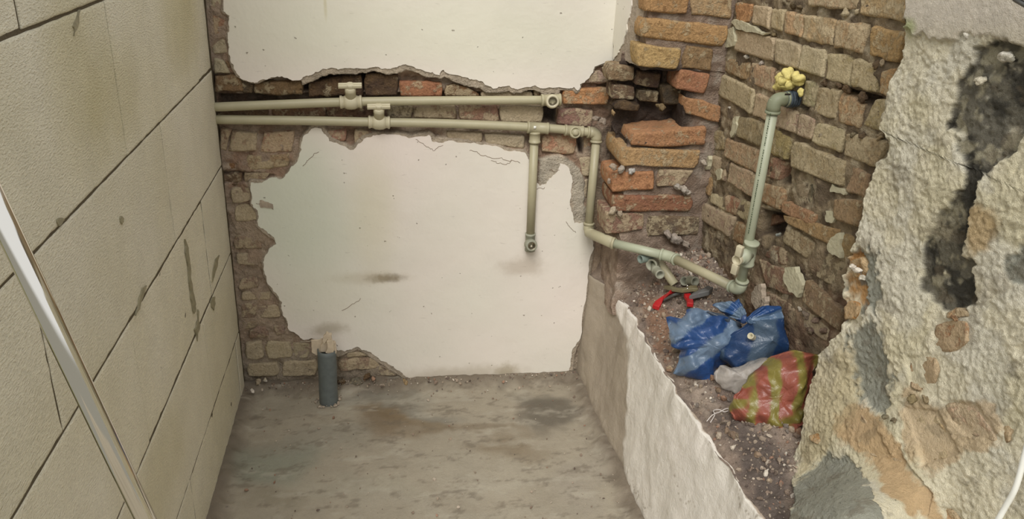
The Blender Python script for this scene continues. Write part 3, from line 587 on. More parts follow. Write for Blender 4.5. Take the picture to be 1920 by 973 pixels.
for q, col, sm, of in [
    ([(1385, -40), (1440, -34), (1438, -3), (1383, -6)], BEI, .6, .002), ([(1446, -34), (1508, -28), (1502, 8), (1446, 2)], (150, 132, 104), .5, .006), ([(1514, -28), (1609, -14), (1604, 20), (1512, 12)], (186, 156, 112), .4, 0), ([(1612, -24), (1714, -8), (1696, 43), (1610, 27)], (182, 146, 98), .3, 0),
    ([(1379, 3), (1410, 8), (1404, 42), (1376, 48)], (178, 128, 76), .15, .0), ([(1412, 8), (1443, 11), (1440, 56), (1409, 44)], BEI, .65, .0), ([(1444, 14), (1470, 18), (1466, 60), (1442, 55)], BEI, .55, .0), ([(1472, 20), (1505, 26), (1502, 71), (1467, 62)], (188, 152, 104), .4, -.002),
    ([(1508, 27), (1566, 36), (1560, 88), (1503, 74)], (190, 158, 106), .4, 0.), ([(1567, 36), (1625, 46), (1614, 101), (1561, 88)], (186, 152, 102), .4, 0.), ([(1634, 49), (1696, 57), (1682, 119), (1628, 104)], (180, 136, 84), .2, -.002),
    ([(1376, 53), (1452, 70), (1447, 115), (1375, 95)], (186, 156, 118), .75, 0.), ([(1454, 71), (1500, 82), (1496, 131), (1449, 117)], (174, 152, 112), .6, -.001), ([(1501, 82), (1548, 94), (1543, 147), (1497, 132)], (182, 160, 122), .7, 0.),
    ([(1552, 97), (1597, 108), (1592, 162), (1547, 149)], (178, 152, 112), .55, .0), ([(1598, 108), (1643, 120), (1642, 176), (1593, 162)], (182, 154, 112), .45, 0.), ([(1654, 131), (1682, 124), (1666, 184), (1646, 178)], (190, 146, 88), .2, .002),
    ([(1353, 104), (1406, 119), (1400, 153), (1345, 128)], (166, 132, 90), .35, .004), ([(1409, 116), (1452, 130), (1446, 174), (1402, 155)], (184, 148, 102), .35, .002), ([(1454, 131), (1490, 141), (1488, 186), (1449, 177)], (180, 146, 98), .4, .004),
    ([(1510, 150), (1533, 158), (1524, 206), (1503, 197)], (164, 150, 104), .35, .002), ([(1536, 160), (1576, 168), (1566, 226), (1524, 213)], (172, 148, 100), .45, .002), ([(1577, 172), (1622, 196), (1610, 240), (1568, 227)], (176, 142, 92), .35, .002), ([(1640, 184), (1664, 190), (1652, 247), (1613, 236), ], (174, 148, 104), .4, .002),
    ([(1352, 139), (1414, 168), (1406, 216), (1342, 176)], (176, 150, 114), .6, -.002), ([(1417, 174), (1450, 184), (1442, 229), (1409, 218)], (178, 148, 110), .6, .0), ([(1458, 197), (1494, 211), (1489, 253), (1450, 236)], (176, 144, 116), .5, .0), ([(1498, 212), (1528, 222), (1521, 263), (1494, 255)], (178, 148, 120), .5, .0),
    ([(1531, 229), (1583, 243), (1573, 289), (1523, 266)], (176, 156, 116), .5, .001), ([(1586, 248), (1662, 266), (1642, 316), (1578, 292)], (168, 146, 106), .4, .0),
    ([(1382, 217), (1440, 231), (1428, 277), (1379, 256)], (146, 132, 94), .3, .0), ([(1446, 238), (1484, 260), (1473, 300), (1440, 286)], (152, 136, 90), .25, .001), ([(1486, 263), (1583, 302), (1578, 352), (1479, 314)], (170, 146, 112), .35, -.002), ([(1598, 311), (1632, 328), (1621, 373), (1585, 357)], (158, 130, 92), .25, .002),
    ([(1359, 258), (1425, 283), (1420, 328), (1355, 295)], (172, 140, 106), .25, -.001), ([(1446, 291), (1470, 304), (1458, 340), (1436, 332)], (142, 106, 82), .25, .004), ([(1486, 330), (1516, 342), (1512, 386), (1482, 374)], (98, 92, 78), .3, .010), ([(1518, 343), (1548, 354), (1542, 398), (1513, 388)], (90, 86, 72), .25, .012), ([(1562, 371), (1612, 376), (1604, 428), (1558, 408)], (154, 122, 84), .15, -.002),
    ([(1337, 243), (1359, 247), (1354, 283), (1334, 280)], (158, 140, 98), .3, .004), ([(1367, 304), (1418, 328), (1408, 372), (1361, 340)], (176, 148, 124), .3, -.002), ([(1329, 290), (1364, 303), (1358, 341), (1328, 324)], (160, 128, 104), .55, .003), ([(1426, 343), (1470, 354), (1463, 396), (1419, 376)], (170, 124, 82), .35, .0),
    ([(1466, 374), (1530, 402), (1524, 426), (1463, 398)], (158, 116, 78), .2, .0), ([(1464, 402), (1572, 431), (1556, 463), (1478, 420)], (156, 118, 78), .15, -.002), ([(1576, 437), (1602, 446), (1588, 496), (1574, 484)], (150, 120, 80), .15, .002),
    ([(1474, 421), (1526, 456), (1508, 484), (1464, 454)], (140, 116, 88), .4, .0), ([(1532, 462), (1584, 490), (1572, 540), (1530, 520)], (112, 98, 74), .4, .008), ([(1503, 484), (1530, 490), (1528, 520), (1500, 508)], (104, 92, 76), .4, .01), ([(1508, 521), (1577, 578), (1572, 622), (1502, 566)], (134, 114, 84), .25, -.002),
    ([(1316, 327), (1336, 333), (1329, 370), (1314, 352)], (168, 130, 84), .2, .003), ([(1330, 363), (1358, 370), (1358, 396), (1331, 380)], (180, 158, 124), .6, .003), ([(1361, 365), (1386, 375), (1376, 405), (1359, 395)], (156, 110, 84), .35, .002), ([(1389, 374), (1411, 382), (1400, 420), (1380, 401)], (158, 140, 100), .45, .002),
    ([(1304, 374), (1376, 408), (1364, 446), (1300, 404)], (168, 140, 124), .5, -.001), ([(1380, 414), (1400, 424), (1393, 461), (1372, 449)], (152, 116, 80), .2, .002), ([(1424, 400), (1462, 402), (1468, 416), (1416, 434)], (112, 76, 60), .05, .03),
    ([(1418, 440), (1458, 448), (1440, 478), (1416, 478)], (112, 84, 68), .3, .012), ([(1450, 458), (1476, 470), (1470, 500), (1430, 480)], (120, 88, 70), .3, .006), ([(1330, 420), (1366, 450), (1360, 476), (1328, 450)], (124, 98, 82), .5, .01), ([(1420, 482), (1466, 504), (1498, 560), (1436, 540)], (142, 102, 82), .3, .002),
    ([(1432, 545), (1480, 566), (1500, 590), (1440, 574)], (146, 110, 90), .45, .004), ([(1502, 570), (1556, 618), (1548, 640), (1500, 610)], (136, 120, 104), .6, .006), ([(1590, 498), (1606, 505), (1600, 545), (1586, 535)], (140, 112, 76), .3, .002)]:
    rb(q, col, sm, of)
zr_ = float(onR(1510, -30)[2])+.012
for r_ in range(7):
    y_ = 2.0-.06*(r_ % 2)
    while y_ > .95:
        ln_ = rng.uniform(.10, .2); z0 = zr_+r_*.066+.004*rng.randn()
        pt = [far*np.array([1, 1, 0])-RWD*((2.12-yy)/RWD[1])+np.array([0, 0, zz1]) for yy, zz1 in ((y_, z0+.054), (y_-ln_+.008, z0+.054), (y_-ln_+.008, z0), (y_, z0))]
        brick([tuple(q) for q in pt], lambda *p: np.array(p), RWN, .04, (186, 156, 116), .5, 0, wr_); y_ -= ln_
M['render2'] = m_plain('pale_mortar_patch', L(190, 184, 156), .9, .2, bsc=90, bd=.004, nsc=60, namt=.12)
for k, (pl, of) in enumerate([([(1471, 502), (1490, 500), (1498, 520), (1502, 540), (1494, 558), (1480, 548), (1470, 530)], -.008), ([(1370, 42), (1376, 36), (1400, 44), (1420, 58), (1438, 62), (1430, 66), (1404, 60), (1385, 56)], -.006), ([(1362, 55), (1374, 50), (1374, 86), (1358, 88)], -.006),
                              ([(1374, 222), (1381, 218), (1380, 240), (1370, 258), (1368, 250)], -.004), ([(1555, 450), (1573, 436), (1574, 484), (1560, 478), (1550, 465)], -.005), ([(1414, 540), (1426, 532), (1428, 560), (1416, 580), (1408, 560)], -.03), ([(1428, 560), (1434, 556), (1434, 575), (1422, 582)], -.03),
                              ([(1548, 395), (1570, 400), (1560, 418), (1548, 415)], 0.0), ([(1560, 345), (1585, 358), (1582, 366), (1556, 360)], 0.0), ([(1340, 262+60), (1350, 316), (1352, 334), (1344, 338)], -.002), ([(1320, 292), (1328, 292), (1324, 318), (1314, 318)], -.01)]):
    slab('mortar_patch', rag(pl, 3, 2, seed=k+40), lambda u, v: onR(u, v, of), RWN, .012, M['render2'] if k != 5 and k != 6 else M['render'], wr_)
for (x, y, r, cl) in [(1460, 440, 6, (150, 160, 158)), (1400, 106, 7, (206, 200, 186)), (1428, 118, 6, (190, 180, 168)), (1368, 202, 5, (220, 214, 200)), (1575, 160, 9, (90, 76, 62)), (1590, 168, 10, (84, 70, 58)), (1618, 182, 11, (88, 74, 62)), (1548, 156, 8, (96, 82, 68)), (1500, 566+12, 6, (196, 188, 172)), (1600, 252, 7, (96, 90, 72)), (1618, 254, 8, (92, 80, 66)), (1650, 256, 9, (170, 154, 126)),
                      (1488, 10, 9, (92, 84, 68)), (1500, 14, 8, (96, 86, 70)), (1452, 64, 7, (110, 100, 76)), (1608, 20+2, 6, (190, 178, 150)), (1645, 120, 9, (104, 88, 70)), (1655, 118, 7, (182, 166, 140)), (1585, 25, 9, (178, 166, 138)), (1520, 566, 8, (120, 112, 104)), (1512, 590, 9, (128, 118, 108)), (1530, 600, 10, (124, 108, 98)), (1545, 620, 9, (130, 112, 100)), (1520, 620, 9, (112, 96, 88))]:
    p = onR(x, y, .004); s_ = r*.00095
    pebble('mortar_lump', p, (s_, s_*.7, s_), M['stone'], wr_, L(*cl))

# ---------------- low wall (ledge)
def zL(X, Y):
    t = np.clip((X-xe(Y))/.25, 0, 1.2)
    return .368+.045*sst(0, 1, t)+.10*sst(1.50, 2.02, Y)*sst(0, .6, t)
def zLn(X, Y):
    Q = np.stack([X, Y, X*0], -1); e = sst(0, .02, X-xe(Y))
    return zL(X, Y)+(fbm(Q, 14, 3)*.022+fbm(Q+3, 55, 3)*.008)*e-.012*sst(.02, .0, X-xe(Y)-.012+.012*noise(Q*35))
a_, b_ = np.meshgrid(np.linspace(0, 1, 130), np.linspace(.75, 2.24, 460), indexing='ij')
X = xe(b_)+.004*noise(np.stack([b_*30, b_*0, b_*0], -1))+a_*.42
P = np.stack([X, b_, zLn(X, b_)], -1)
P[..., 2] -= .004
u, v = proj(P)
c = np.tile(L(176, 158, 142), P.shape[:2]+(1,)); c = mixc(c, L(132, 116, 106), sst(-.05, .25, fbm(P, 22, 4))*.6); c = mixc(c, L(172, 152, 134), sst(.08, .3, fbm(P+3, 30, 4))*.6)
q = sst(-8, 14, sdist([(1195, 560), (1230, 552), (1262, 600), (1262, 690), (1238, 672), (1212, 610)], u+fbm(P, 20, 3)*20, v)); c = mixc(c, L(176, 136, 108), q*.75)
q = sst(-8, 14, sdist([(1262, 700), (1340, 730), (1372, 780), (1320, 790)], u+fbm(P, 20, 3)*20, v)); c = mixc(c, L(186, 168, 150), q*.8)
q = sst(-10, 20, sdist([(1330, 770), (1400, 780), (1490, 850), (1480, 990), (1430, 990), (1370, 850)], u+fbm(P, 20, 3)*20, v)); c = mixc(c, L(92, 84, 80), q*.65)  # shade over the near end of the ledge, painted into the rubble colour
pw = MB(); pw.add(P.reshape(-1, 3), gridf(*P.shape[:2])); 
lw = struct(mobj('wall_low', P.reshape(-1, 3), gridf(*P.shape[:2]), M['rubble'], None, True, c))
# plastered front face
a_, b_ = np.meshgrid(np.linspace(0, 1, 90), np.linspace(.75, 2.215, 330), indexing='ij')
zt = zLn(xe(b_)+.004, b_)
a_ = a_*1.16; ar = np.clip(a_, 0, 1); rim = np.clip((a_-1)/.16, 0, 1)
rw_ = .006+.016*(noise(np.stack([b_*14, b_*0, b_*0], -1))*.5+.5)+.05*sst(2.02, 2.12, b_)
X = xb(b_)*(1-ar)+xes(b_)*ar+xn(b_)*sst(.80, 1, ar)+rim*rw_; Z = ar*(zt+.005)-.01+np.sin(rim*math.pi)*.001-sst(.75, 1, rim)*.012
P = np.stack([X, b_, Z], -1); nn = fbm(P, 7, 3)*.010+fbm(P, 40, 3)*.0018
u, v = proj(P)
P[..., 0] += nn*sst(0, .05, 2.2-b_)*(1-rim)
wu = u+fbm(P, 12, 3)*16
white = sst(-5, 4, wu-np.interp(v, [500, 540, 640, 725, 863, 990], [1112, 1146, 1176, 1180, 1166, 1176]))
c = np.tile(L(172, 160, 142), P.shape[:2]+(1,)); c = mixc(c, L(150, 138, 122), sst(0, .3, fbm(P, 9, 3))*.4)
c = mixc(c, L(226, 220, 208), white); c = mixc(c, L(236, 228, 218), sst(.0, .3, fbm(P+6, 8, 3))*.35*white)
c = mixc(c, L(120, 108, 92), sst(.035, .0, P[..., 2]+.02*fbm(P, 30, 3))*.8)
cr = np.abs(fbm(P*np.array([1, 1, .7])+20, 11, 4)); c = mixc(c, L(140, 124, 100), sst(.02, .0, cr)*.7*white*sst(.0, .2, fbm(P+2, 5, 2)))
c = mixc(c, L(176, 160, 142), sst(.25, .6, rim+.3*noise(P*40)))
P[..., 0] += sst(.012, .0, cr)*.0015*white+.003*white*-1
surf('plaster_face', P, M['low_wall'], lw, c, flip=True)
pts = []; 
for k in range(5200):
    y = rng.uniform(1.05, 2.13) if k % 3 else rng.uniform(1.55, 2.1); x = xe(y)+.006+rng.rand()**.8*.27; pts.append((x, y))
pts = np.array(pts); zz_ = zLn(pts[:, 0], pts[:, 1]); sz = rng.gamma(2.0, .0011, len(pts))+.0009
P3 = np.stack([pts[:, 0], pts[:, 1], zz_-.004+sz*.4], -1)
grit('rubble', P3, sz, gcol(len(pts)), bpy.data.materials['debris_grain'], lw)
for k in range(70):
    y = rng.uniform(1.08, 2.0); x = xe(y)+rng.uniform(.01, .25); s_ = rng.uniform(.005, .011); z = float(zLn(np.array(x), np.array(y)))
    mb = MB(); mb.add((ICO_V*(1+rng.uniform(-.3, .3, (12, 1)))*np.array([1.2, .9, .7])) @ rot3()*s_+np.array([x, y, z+s_*.2]), ICO_F)
    o = mb.build('stone', M['stone'], lw, False); o.color = (*(gcol(1)[0]).tolist(), .1)

# ---------------- thick near wall, old painted render over rubble
PN = np.array([.840, 1.32, 0]); offn = RWN @ (PN-C0()*np.array([1, 1, 0]))
def bulge(u, v): return (-.05*sst(680, 850, v)-.14*sst(850, 985, v))*sst(1800, 1560, u)
def onN(u, v, o=0.): d = _w(u, v); return C0()+d*(offn+o+float(bulge(u, v)))/(RWN@d)
EDG = [(1730, -140), (1712, -40), (1707, 0), (1697, 54), (1697, 84), (1678, 133), (1661, 197), (1651, 242), (1664, 256), (1666, 292), (1640, 306), (1624, 355), (1609, 424), (1603, 452), (1584, 485), (1578, 540), (1577, 620), (1556, 640), (1536, 666), (1532, 703), (1512, 744), (1499, 827), (1488, 858), (1481, 925), (1484, 1000), (1470, 1100)]
E3 = np.array([onN(*q, -float(bulge(*q))) for q in rag(EDG, 4, 2, False, 9)]); Ez = E3[:, 2]; Es = (E3-far) @ -RWD
o_ = np.argsort(Ez); Ez = Ez[o_]; Es = Es[o_]
nzv = 560; zc = np.linspace(float(Ez[0]), float(Ez[-1]), nzv); se = np.interp(zc, Ez, Es); se_far = float(se.mean())+1.15
ncr = 10; nc = 430; t = np.linspace(0, 1, nc)**1.15*1.1
tt_ = np.concatenate([np.zeros(ncr), t/1.1])[None, :]; Sg = se[:, None]*(1-tt_)+se_far*tt_; Og = np.concatenate([np.linspace(.13, .004, ncr), np.zeros(nc)])[None, :]+Sg*0
P = far*np.array([1, 1, 0])-RWD*Sg[..., None]; P = P.copy(); P[..., 2] = zc[:, None]
P += RWN*(offn-RWN@(far-C0()*np.array([1, 1, 0])))
P += RWN*Og[..., None]
u, v = proj(P); P = C0()+(P-C0())*((offn+bulge(u, v))/offn)[..., None]
W1 = fbm(P, 18, 4); W2 = fbm(P+8, 18, 4); uu = u+W1*24+fbm(P+3, 70, 3)*14; vv = v+W2*24+fbm(P+6, 70, 3)*14
MOLD = [(1829, 99), (1876, 79), (1925, 94), (1925, 212), (1900, 276), (1876, 306), (1836, 335), (1831, 375), (1811, 419), (1800, 480), (1822, 500), (1825, 547), (1812, 584), (1776, 584), (1714, 547), (1725, 500), (1745, 440), (1782, 375), (1807, 345), (1811, 296), (1787, 247), (1797, 197), (1802, 148), (1820, 128)]
GA = [(1600, 470), (1625, 462), (1647, 470), (1652, 537), (1641, 594), (1612, 560), (1622, 520)]
GB = [(1595, 620), (1631, 594), (1657, 625), (1667, 687), (1662, 775), (1641, 785), (1600, 749), (1588, 677)]
GCp = [(1554, 842), (1595, 863), (1636, 909), (1652, 990), (1470, 995), (1481, 914), (1533, 863)]
GD = [(1895, 475), (1930, 460), (1930, 550), (1888, 510)]
ORp = [(1575, 480), (1616, 470), (1632, 516), (1618, 558), (1612, 594), (1572, 625), (1570, 540)]
UPP = [(1690, -80), (1700, 56), (1760, 68), (1800, 70), (1815, 62), (1850, 76), (1876, 82), (1925, 92), (1960, 60), (1960, -120)]
TN1 = [(1812, 385), (1880, 395), (1862, 460), (1815, 482)]
TN2 = [(1552, 765), (1600, 755), (1650, 800), (1700, 850), (1760, 925), (1760, 990), (1700, 960), (1640, 880), (1580, 820)]
TN3 = [(1690, 720), (1740, 740), (1760, 760), (1870, 760), (1890, 840), (1800, 850), (1760, 890), (1700, 830)]
def mk(poly, a=-4, b=5): return sst(a, b, sdist(poly, uu, vv))
mold = mk(MOLD, -4, 3)*sst(-.5, -.15, fbm(P, 35, 4)+.12); g_ = np.clip(mk(GA)+mk(GB)+mk(GCp)+mk(GD), 0, 1); org = mk(ORp); upp = mk(UPP, -2, 2)
c = np.tile(L(242, 233, 204), P.shape[:2]+(1,))
c = mixc(c, L(222, 212, 174), sst(-.05, .3, fbm(P+2, 9, 4))*.55); c = mixc(c, L(232, 228, 212), sst(.0, .3, fbm(P+6, 14, 4))*.5)
c = mixc(c, L(196, 166, 118), mk(TN1, -12, 12)*.8); c = mixc(c, L(206, 174, 130), np.clip(mk(TN2, -5, 7)+mk(TN3, -5, 7)*.7, 0, 1)*.9)
c = mixc(c, L(206, 190, 150), mk([(1512, 700), (1600, 640), (1600, 760), (1560, 830), (1500, 880)], -10, 10)*.6)
c = mixc(c, L(178, 176, 156), g_*.0); c = mixc(c, L(150, 152, 140), g_*.85)
c = mixc(c, L(212, 154, 84), org*.85*sst(-.3, .1, fbm(P+4, 30, 3))); c = mixc(c, L(150, 152, 142), org*sst(.1, .25, fbm(P+14, 26, 3))*.8)
c = mixc(c, L(88, 84, 72), mold*.9); c = mixc(c, L(46, 44, 38), mold*sst(-.1, .2, fbm(P+1, 30, 4))*.8); c = mixc(c, L(184, 176, 148), mold*sst(.08, .32, fbm(P+21, 40, 4))*.7)
c = mixc(c, L(226, 216, 198), upp); c = mixc(c, L(206, 196, 166), upp*sst(20, 90, v)*.5)
c = mixc(c, L(150, 168, 84), sst(24, 4, np.hypot(u-1712, v-50)+W1*20)*.6)
c = mixc(c, L(120, 106, 84), sst(.22, .36, fbm(P+31, 30, 4))*.35*(1-upp))
hgt = fbm(P, 7, 2)*.010*(1-upp)+fbm(P+2, 150, 4, .6)*.0044*(1-upp*.8)+fbm(P+9, 34, 3)*.003*(1-upp)
hgt = hgt-mk(MOLD, -5, 5)*.009-g_*.004-org*.010-upp*-.010
BRKS = [([(1752, 602), (1822, 598), (1815, 656), (1744, 664)], (182, 140, 100)), ([(1700, 668), (1760, 664), (1755, 748), (1705, 732)], (186, 146, 108)), ([(1694, 762), (1757, 770), (1800, 850), (1734, 872)], (202, 168, 128)),
        ([(1575, 766), (1618, 770), (1668, 852), (1640, 866)], (206, 172, 132)), ([(1652, 862), (1690, 852), (1752, 926), (1740, 968)], (204, 166, 122)), ([(1758, 750), (1828, 755), (1880, 832), (1806, 815)], (214, 190, 152)),
        ([(1876, 796), (1910, 788), (1892, 834), (1878, 838)], (206, 168, 122)), ([(1760, 950), (1800, 955), (1812, 992), (1755, 992)], (202, 168, 126)), ([(1902, 650), (1928, 640), (1928, 668), (1912, 664)], (206, 164, 120)), ([(1518, 812), (1543, 808), (1540, 832), (1522, 828)], (200, 146, 90)),
        ([(1770, 585), (1812, 580), (1818, 595), (1775, 598)], (180, 140, 104)), ([(1586, 560), (1612, 566), (1610, 596), (1582, 606)], (206, 144, 74)), ([(1590, 486), (1620, 478), (1630, 512), (1600, 528)], (216, 162, 92)), ([(1655, 258), (1672, 262), (1670, 288), (1662, 286)], (206, 144, 70))]
bm_ = sum(sst(-3, 3, sdist(q, u, v)) for q, _c in BRKS)
hgt = hgt*(1-np.clip(bm_, 0, 1)*.6)-np.clip(bm_, 0, 1)*.004
P = P-RWN*(hgt*np.concatenate([np.linspace(.2, 1, ncr), np.ones(nc)])[None, :])[..., None]
nw = struct(surf('wall_near_right', P, M['rough_wall'], None, c))
for q, cl in BRKS[:-1]: brick(q, lambda u, v: onN(u, v, .0035), RWN, .02, cl, .5, 0, nw, .0040, 'brick', 11, 8, .22, None, .9, .0045, 2.2)
for (x, y, r, cl) in [(1888, 106, 12, (232, 228, 212)), (1608, 507, 9, (236, 230, 216)), (1598, 500, 7, (236, 230, 216)), (1617, 520, 7, (214, 208, 190)), (1838, 150, 9, (222, 214, 190)), (1815, 66, 8, (240, 236, 222)), (1735, 788-40, 8, (150, 138, 112)), (1710, 748, 9, (140, 130, 100)), (1660, 782, 7, (120, 116, 96)), (1676, 788, 6, (120, 114, 96)), (1790, 596, 7, (140, 110, 84))]:
    p = onN(x, y, -.004); s_ = r*.0008
    pebble('mortar_lump', p, (s_, s_*.7, s_), M['stone'], nw, L(*cl))

# ================================================================== THINGS
YB = 2.186                                             # axis of the pipes clipped along the back wall
def collar(mb, p, d, r, w_=.007, g=1.12):
    lathe(mb, np.asarray(p)-np.asarray(d)/np.linalg.norm(d)*w_/2, d, [(r, 0), (r*g, 0), (r*g, w_*.8), (r*g*.97, w_), (r, w_)], 24)
def socket(mb, a, b, r):                               # fitting sleeve with rims at both ends
    a = np.asarray(a, float); b = np.asarray(b, float); d = (b-a); ln = np.linalg.norm(d)
    lathe(mb, a, d, [(r*.86, 0), (r, .001), (r*1.10, .001), (r*1.10, .006), (r, .007), (r, ln-.007), (r*1.10, ln-.006), (r*1.10, ln-.001), (r, ln-.001), (r*.86, ln)], 28)
def elbow(mb, p, d1, d2, r, ln=.024):
    p = np.asarray(p, float); d1 = np.asarray(d1, float)/np.linalg.norm(d1); d2 = np.asarray(d2, float)/np.linalg.norm(d2)
    pts = [p+d1*ln, p+d1*ln*.55]+[p+(d1*(1-t)**2+d2*t**2)*ln*.55 for t in np.linspace(.12, .88, 6)]+[p+d2*ln*.55, p+d2*ln]
    tube(mb, pts, r, 24); collar(mb, p+d1*ln, d1, r*.99, .006); collar(mb, p+d2*ln, d2, r*.99, .006)
def valve(parent, p, d, r, up, hd, mat, ln=.029, hl=.030):
    p = np.asarray(p, float); d = np.asarray(d)/np.linalg.norm(d); up = np.asarray(up)/np.linalg.norm(up); hd = np.asarray(hd)/np.linalg.norm(hd)
    mb = MB(); socket(mb, p-d*ln, p+d*ln, r*1.30); lathe(mb, p-d*.018, d, [(r*1.3, 0), (r*1.62, .008), (r*1.7, .018), (r*1.62, .028), (r*1.3, .036)], 24)
    lathe(mb, p, up, [(r*1.15, 0), (r*1.15, .030), (r*1.22, .031), (r*1.22, .042), (r*1.0, .044)], 24)
    o = mb.build('valve_body', mat, parent)
    h = MB(); k = np.cross(up, hd); c_ = p+up*.049
    lathe(h, c_-up*.006, up, [(r*.95, 0), (r*.95, .010), (r*.75, .012)], 20)
    for sg in (-1, 1): box(h, c_+hd*sg*(hl*.52), hd*hl*.48, k*.0085*1., up*.0042); box(h, c_+hd*sg*(hl*.60)+up*.001, hd*hl*.40, k*.0040, up*.0058)
    bevel(h.build('handle', mat, o), .0012)
    return o
def outlet(parent, p, d, r, mat, ring):                # threaded wall outlet looking along d
    mb = MB(); lathe(mb, p, d, [(r*.9, -.012), (r, -.010), (r*1.05, .004), (r*.98, .012), (r*.90, .016), (r*.62, .016), (r*.60, .004)], 28, False); o = mb.build('outlet', mat, parent)
    mb = MB(); lathe(mb, p, d, [(r*.66, .0165), (r*.58, .0165), (r*.54, .010), (r*.54, .0), (r*.1, -.001)], 24, False); mb.build('thread_insert', ring, o)
    return o
r0 = .0120
# upper run
A = onY(396, 201, YB); V1 = onY(658, 191, YB); B_ = onY(1036, 187, YB)
pu = empty('water_pipe', A, 'upper straight pale plastic water pipe with a shut-off tap, ending in an open outlet', 'pipe')
mb = MB(); tube(mb, spline([A, onY(520, 196, YB), V1, onY(800, 189, YB), onY(1028, 187.5, YB)], 8), r0*.98, 18); mb.build('pipe', M['ppr'], pu)
valve(pu, V1, B_-A, r0, (0, -.35, 1), (1, 0, .03), M['valve'])
mb = MB(); socket(mb, onY(1014, 188, YB), onY(1052, 187, YB), r0*1.28); mb.build('elbow', M['ppr'], pu)
outlet(pu, onY(1035, 190, YB-.014), (-.05, -1, .22), .0185, M['valve'], M['brass'])
# lower run
Y2 = YB+.002
A = onY(398, 224, Y2); V2 = onY(711, 229, Y2); T = onY(1008, 239, Y2); O2 = onY(1077, 245, Y2); E1 = onY(1119, 249, Y2-.004)
T2 = onY(1003, 246, Y2); D1 = onY(994, 452, 2.180)
E2 = onY(1103, 436, 2.15); C1 = onY(1150, 456, 1.985); C2_ = onY(1256, 481, 1.90); E3_ = onR(1387, 544, -.050); K = onR(1405, 474, -.050); E4 = onR(1453, 186, -.050)
pl_ = empty('water_pipe', A, 'lower branching pale water pipe run crossing the ledge up to the foamed hole', 'pipe')
mb = MB(); tube(mb, spline([A, onY(560, 226, Y2), V2, onY(850, 232, Y2), T, O2, E1], 6), r0, 18); mb.build('pipe', M['ppr'], pl_)
valve(pl_, V2, T-A, r0, (0, -.35, 1), (1, 0, .03), M['valve'])
mb = MB(); socket(mb, onY(988, 238.5, Y2), onY(1029, 241, Y2), r0*1.26); socket(mb, T2, onY(1002.5, 268, Y2), r0*1.26); o = mb.build('tee', M['ppr'], pl_)
mb = MB(); p = onY(1003, 239, Y2-.0155); box(mb, p, (.0035, 0, 0), (0, .0008, 0), (0, 0, .004)); mb.build('white_mark', M['cable'], o)
mb = MB(); tube(mb, [onY(1002, 262, Y2), onY(994.5, 440, 2.181)], r0, 18); mb.build('pipe', M['ppr'], pl_)
mb = MB(); socket(mb, onY(994.5, 437, 2.181), onY(993.5, 470, 2.181), r0*1.15); mb.build('elbow', M['ppr3'], pl_)
outlet(pl_, onY(995, 459, 2.166), (.05, -1, .20), .0172, M['ppr3'], M['brass'])
mb = MB(); socket(mb, onY(1058, 244, Y2), onY(1094, 246.5, Y2), r0*1.2); mb.build('tee', M['ppr'], pl_)
mb = MB(); lathe(mb, onY(1078, 248, Y2-.008), (0, -1, .22), [(.0165, -.01), (.0168, .006), (.0150, .009), (.0120, .0095), (.0118, .004), (.0088, .0045), (.0085, .013), (.003, .014)], 26); mb.build('cap', M['ppr'], pl_)
mb = MB(); dE = E2-E1; elbow(mb, E1, T-E1, dE, r0*1.26); mb.build('elbow', M['ppr'], pl_)
mb = MB(); tube(mb, [E1+dE*.05, E2-dE*.03], r0, 18); mb.build('pipe', M['ppr'], pl_)
mb = MB(); tube(mb, [E2+(E1-E2)/np.linalg.norm(E1-E2)*.026, E2+(E1-E2)/np.linalg.norm(E1-E2)*.012, E2+(C1-E2)*.05+np.array([0, 0, .001]), E2+(C1-E2)*.25, C1], r0*1.26, 22); collar(mb, C1, C2_-C1, r0*1.22); collar(mb, E2+(E1-E2)/np.linalg.norm(E1-E2)*.026, E1-E2, r0*1.22); mb.build('elbow', M['ppr'], pl_)
mb = MB(); tube(mb, [C1, C2_], r0, 18); mb.build('pipe', M['ppr2'], pl_)
dn = (C1-C2_)/np.linalg.norm(C1-C2_); d3 = (E3_-C2_)/np.linalg.norm(E3_-C2_)
mb = MB(); elbow(mb, C2_, dn, d3, r0*1.24, .022); mb.build('elbow', M['ppr2'], pl_)
mb = MB(); tube(mb, [C2_, E3_], r0, 18); mb.build('pipe', M['ppr'], pl_)
mb = MB(); elbow(mb, E3_, -d3, K-E3_, r0*1.22, .026); mb.build('elbow', M['ppr2'], pl_)
mb = MB(); tube(mb, [E3_, E4], r0*.98, 18); rp_ = mb.build('pipe', M['ppr2'], pl_)
# printed marking down the pipe
dd = (E4-E3_)/np.linalg.norm(E4-E3_); tocam = (C0()-K); tocam -= dd*(tocam@dd); tocam /= np.linalg.norm(tocam); sd = np.cross(dd, tocam)
if proj(K+sd)[0] > proj(K)[0]: sd = -sd
mb = MB(); q = .36; Ln = np.linalg.norm(E4-K)
h = .05
while h < Ln-.03:
    ln = rng.uniform(.0012, .004); nrm = (tocam*.55+sd*.83); nrm /= np.linalg.norm(nrm); tg = np.cross(dd, nrm)
    box(mb, K+dd*(h+ln/2)+nrm*r0*.985, dd*ln/2, tg*.0016, nrm*.0002); h += ln+rng.uniform(.0012, .003)+(.008 if rng.rand() < .08 else 0)
mb.build('printed_marking', M['green_print'], rp_, False)
vb = MB(); up_ = (K-E3_)/np.linalg.norm(K-E3_); socket(vb, K-up_*.033, K+up_*.030, r0*1.34)
st = onR(1366, 478, -.135)-K; st -= up_*(st@up_); st /= np.linalg.norm(st)
lathe(vb, K, st, [(r0*1.25, 0), (r0*1.35, .018), (r0*1.5, .020), (r0*1.5, .034), (r0*1.1, .036), (r0*1.1, .046)], 26); vo = vb.build('valve_body', M['ppr2'], pl_)
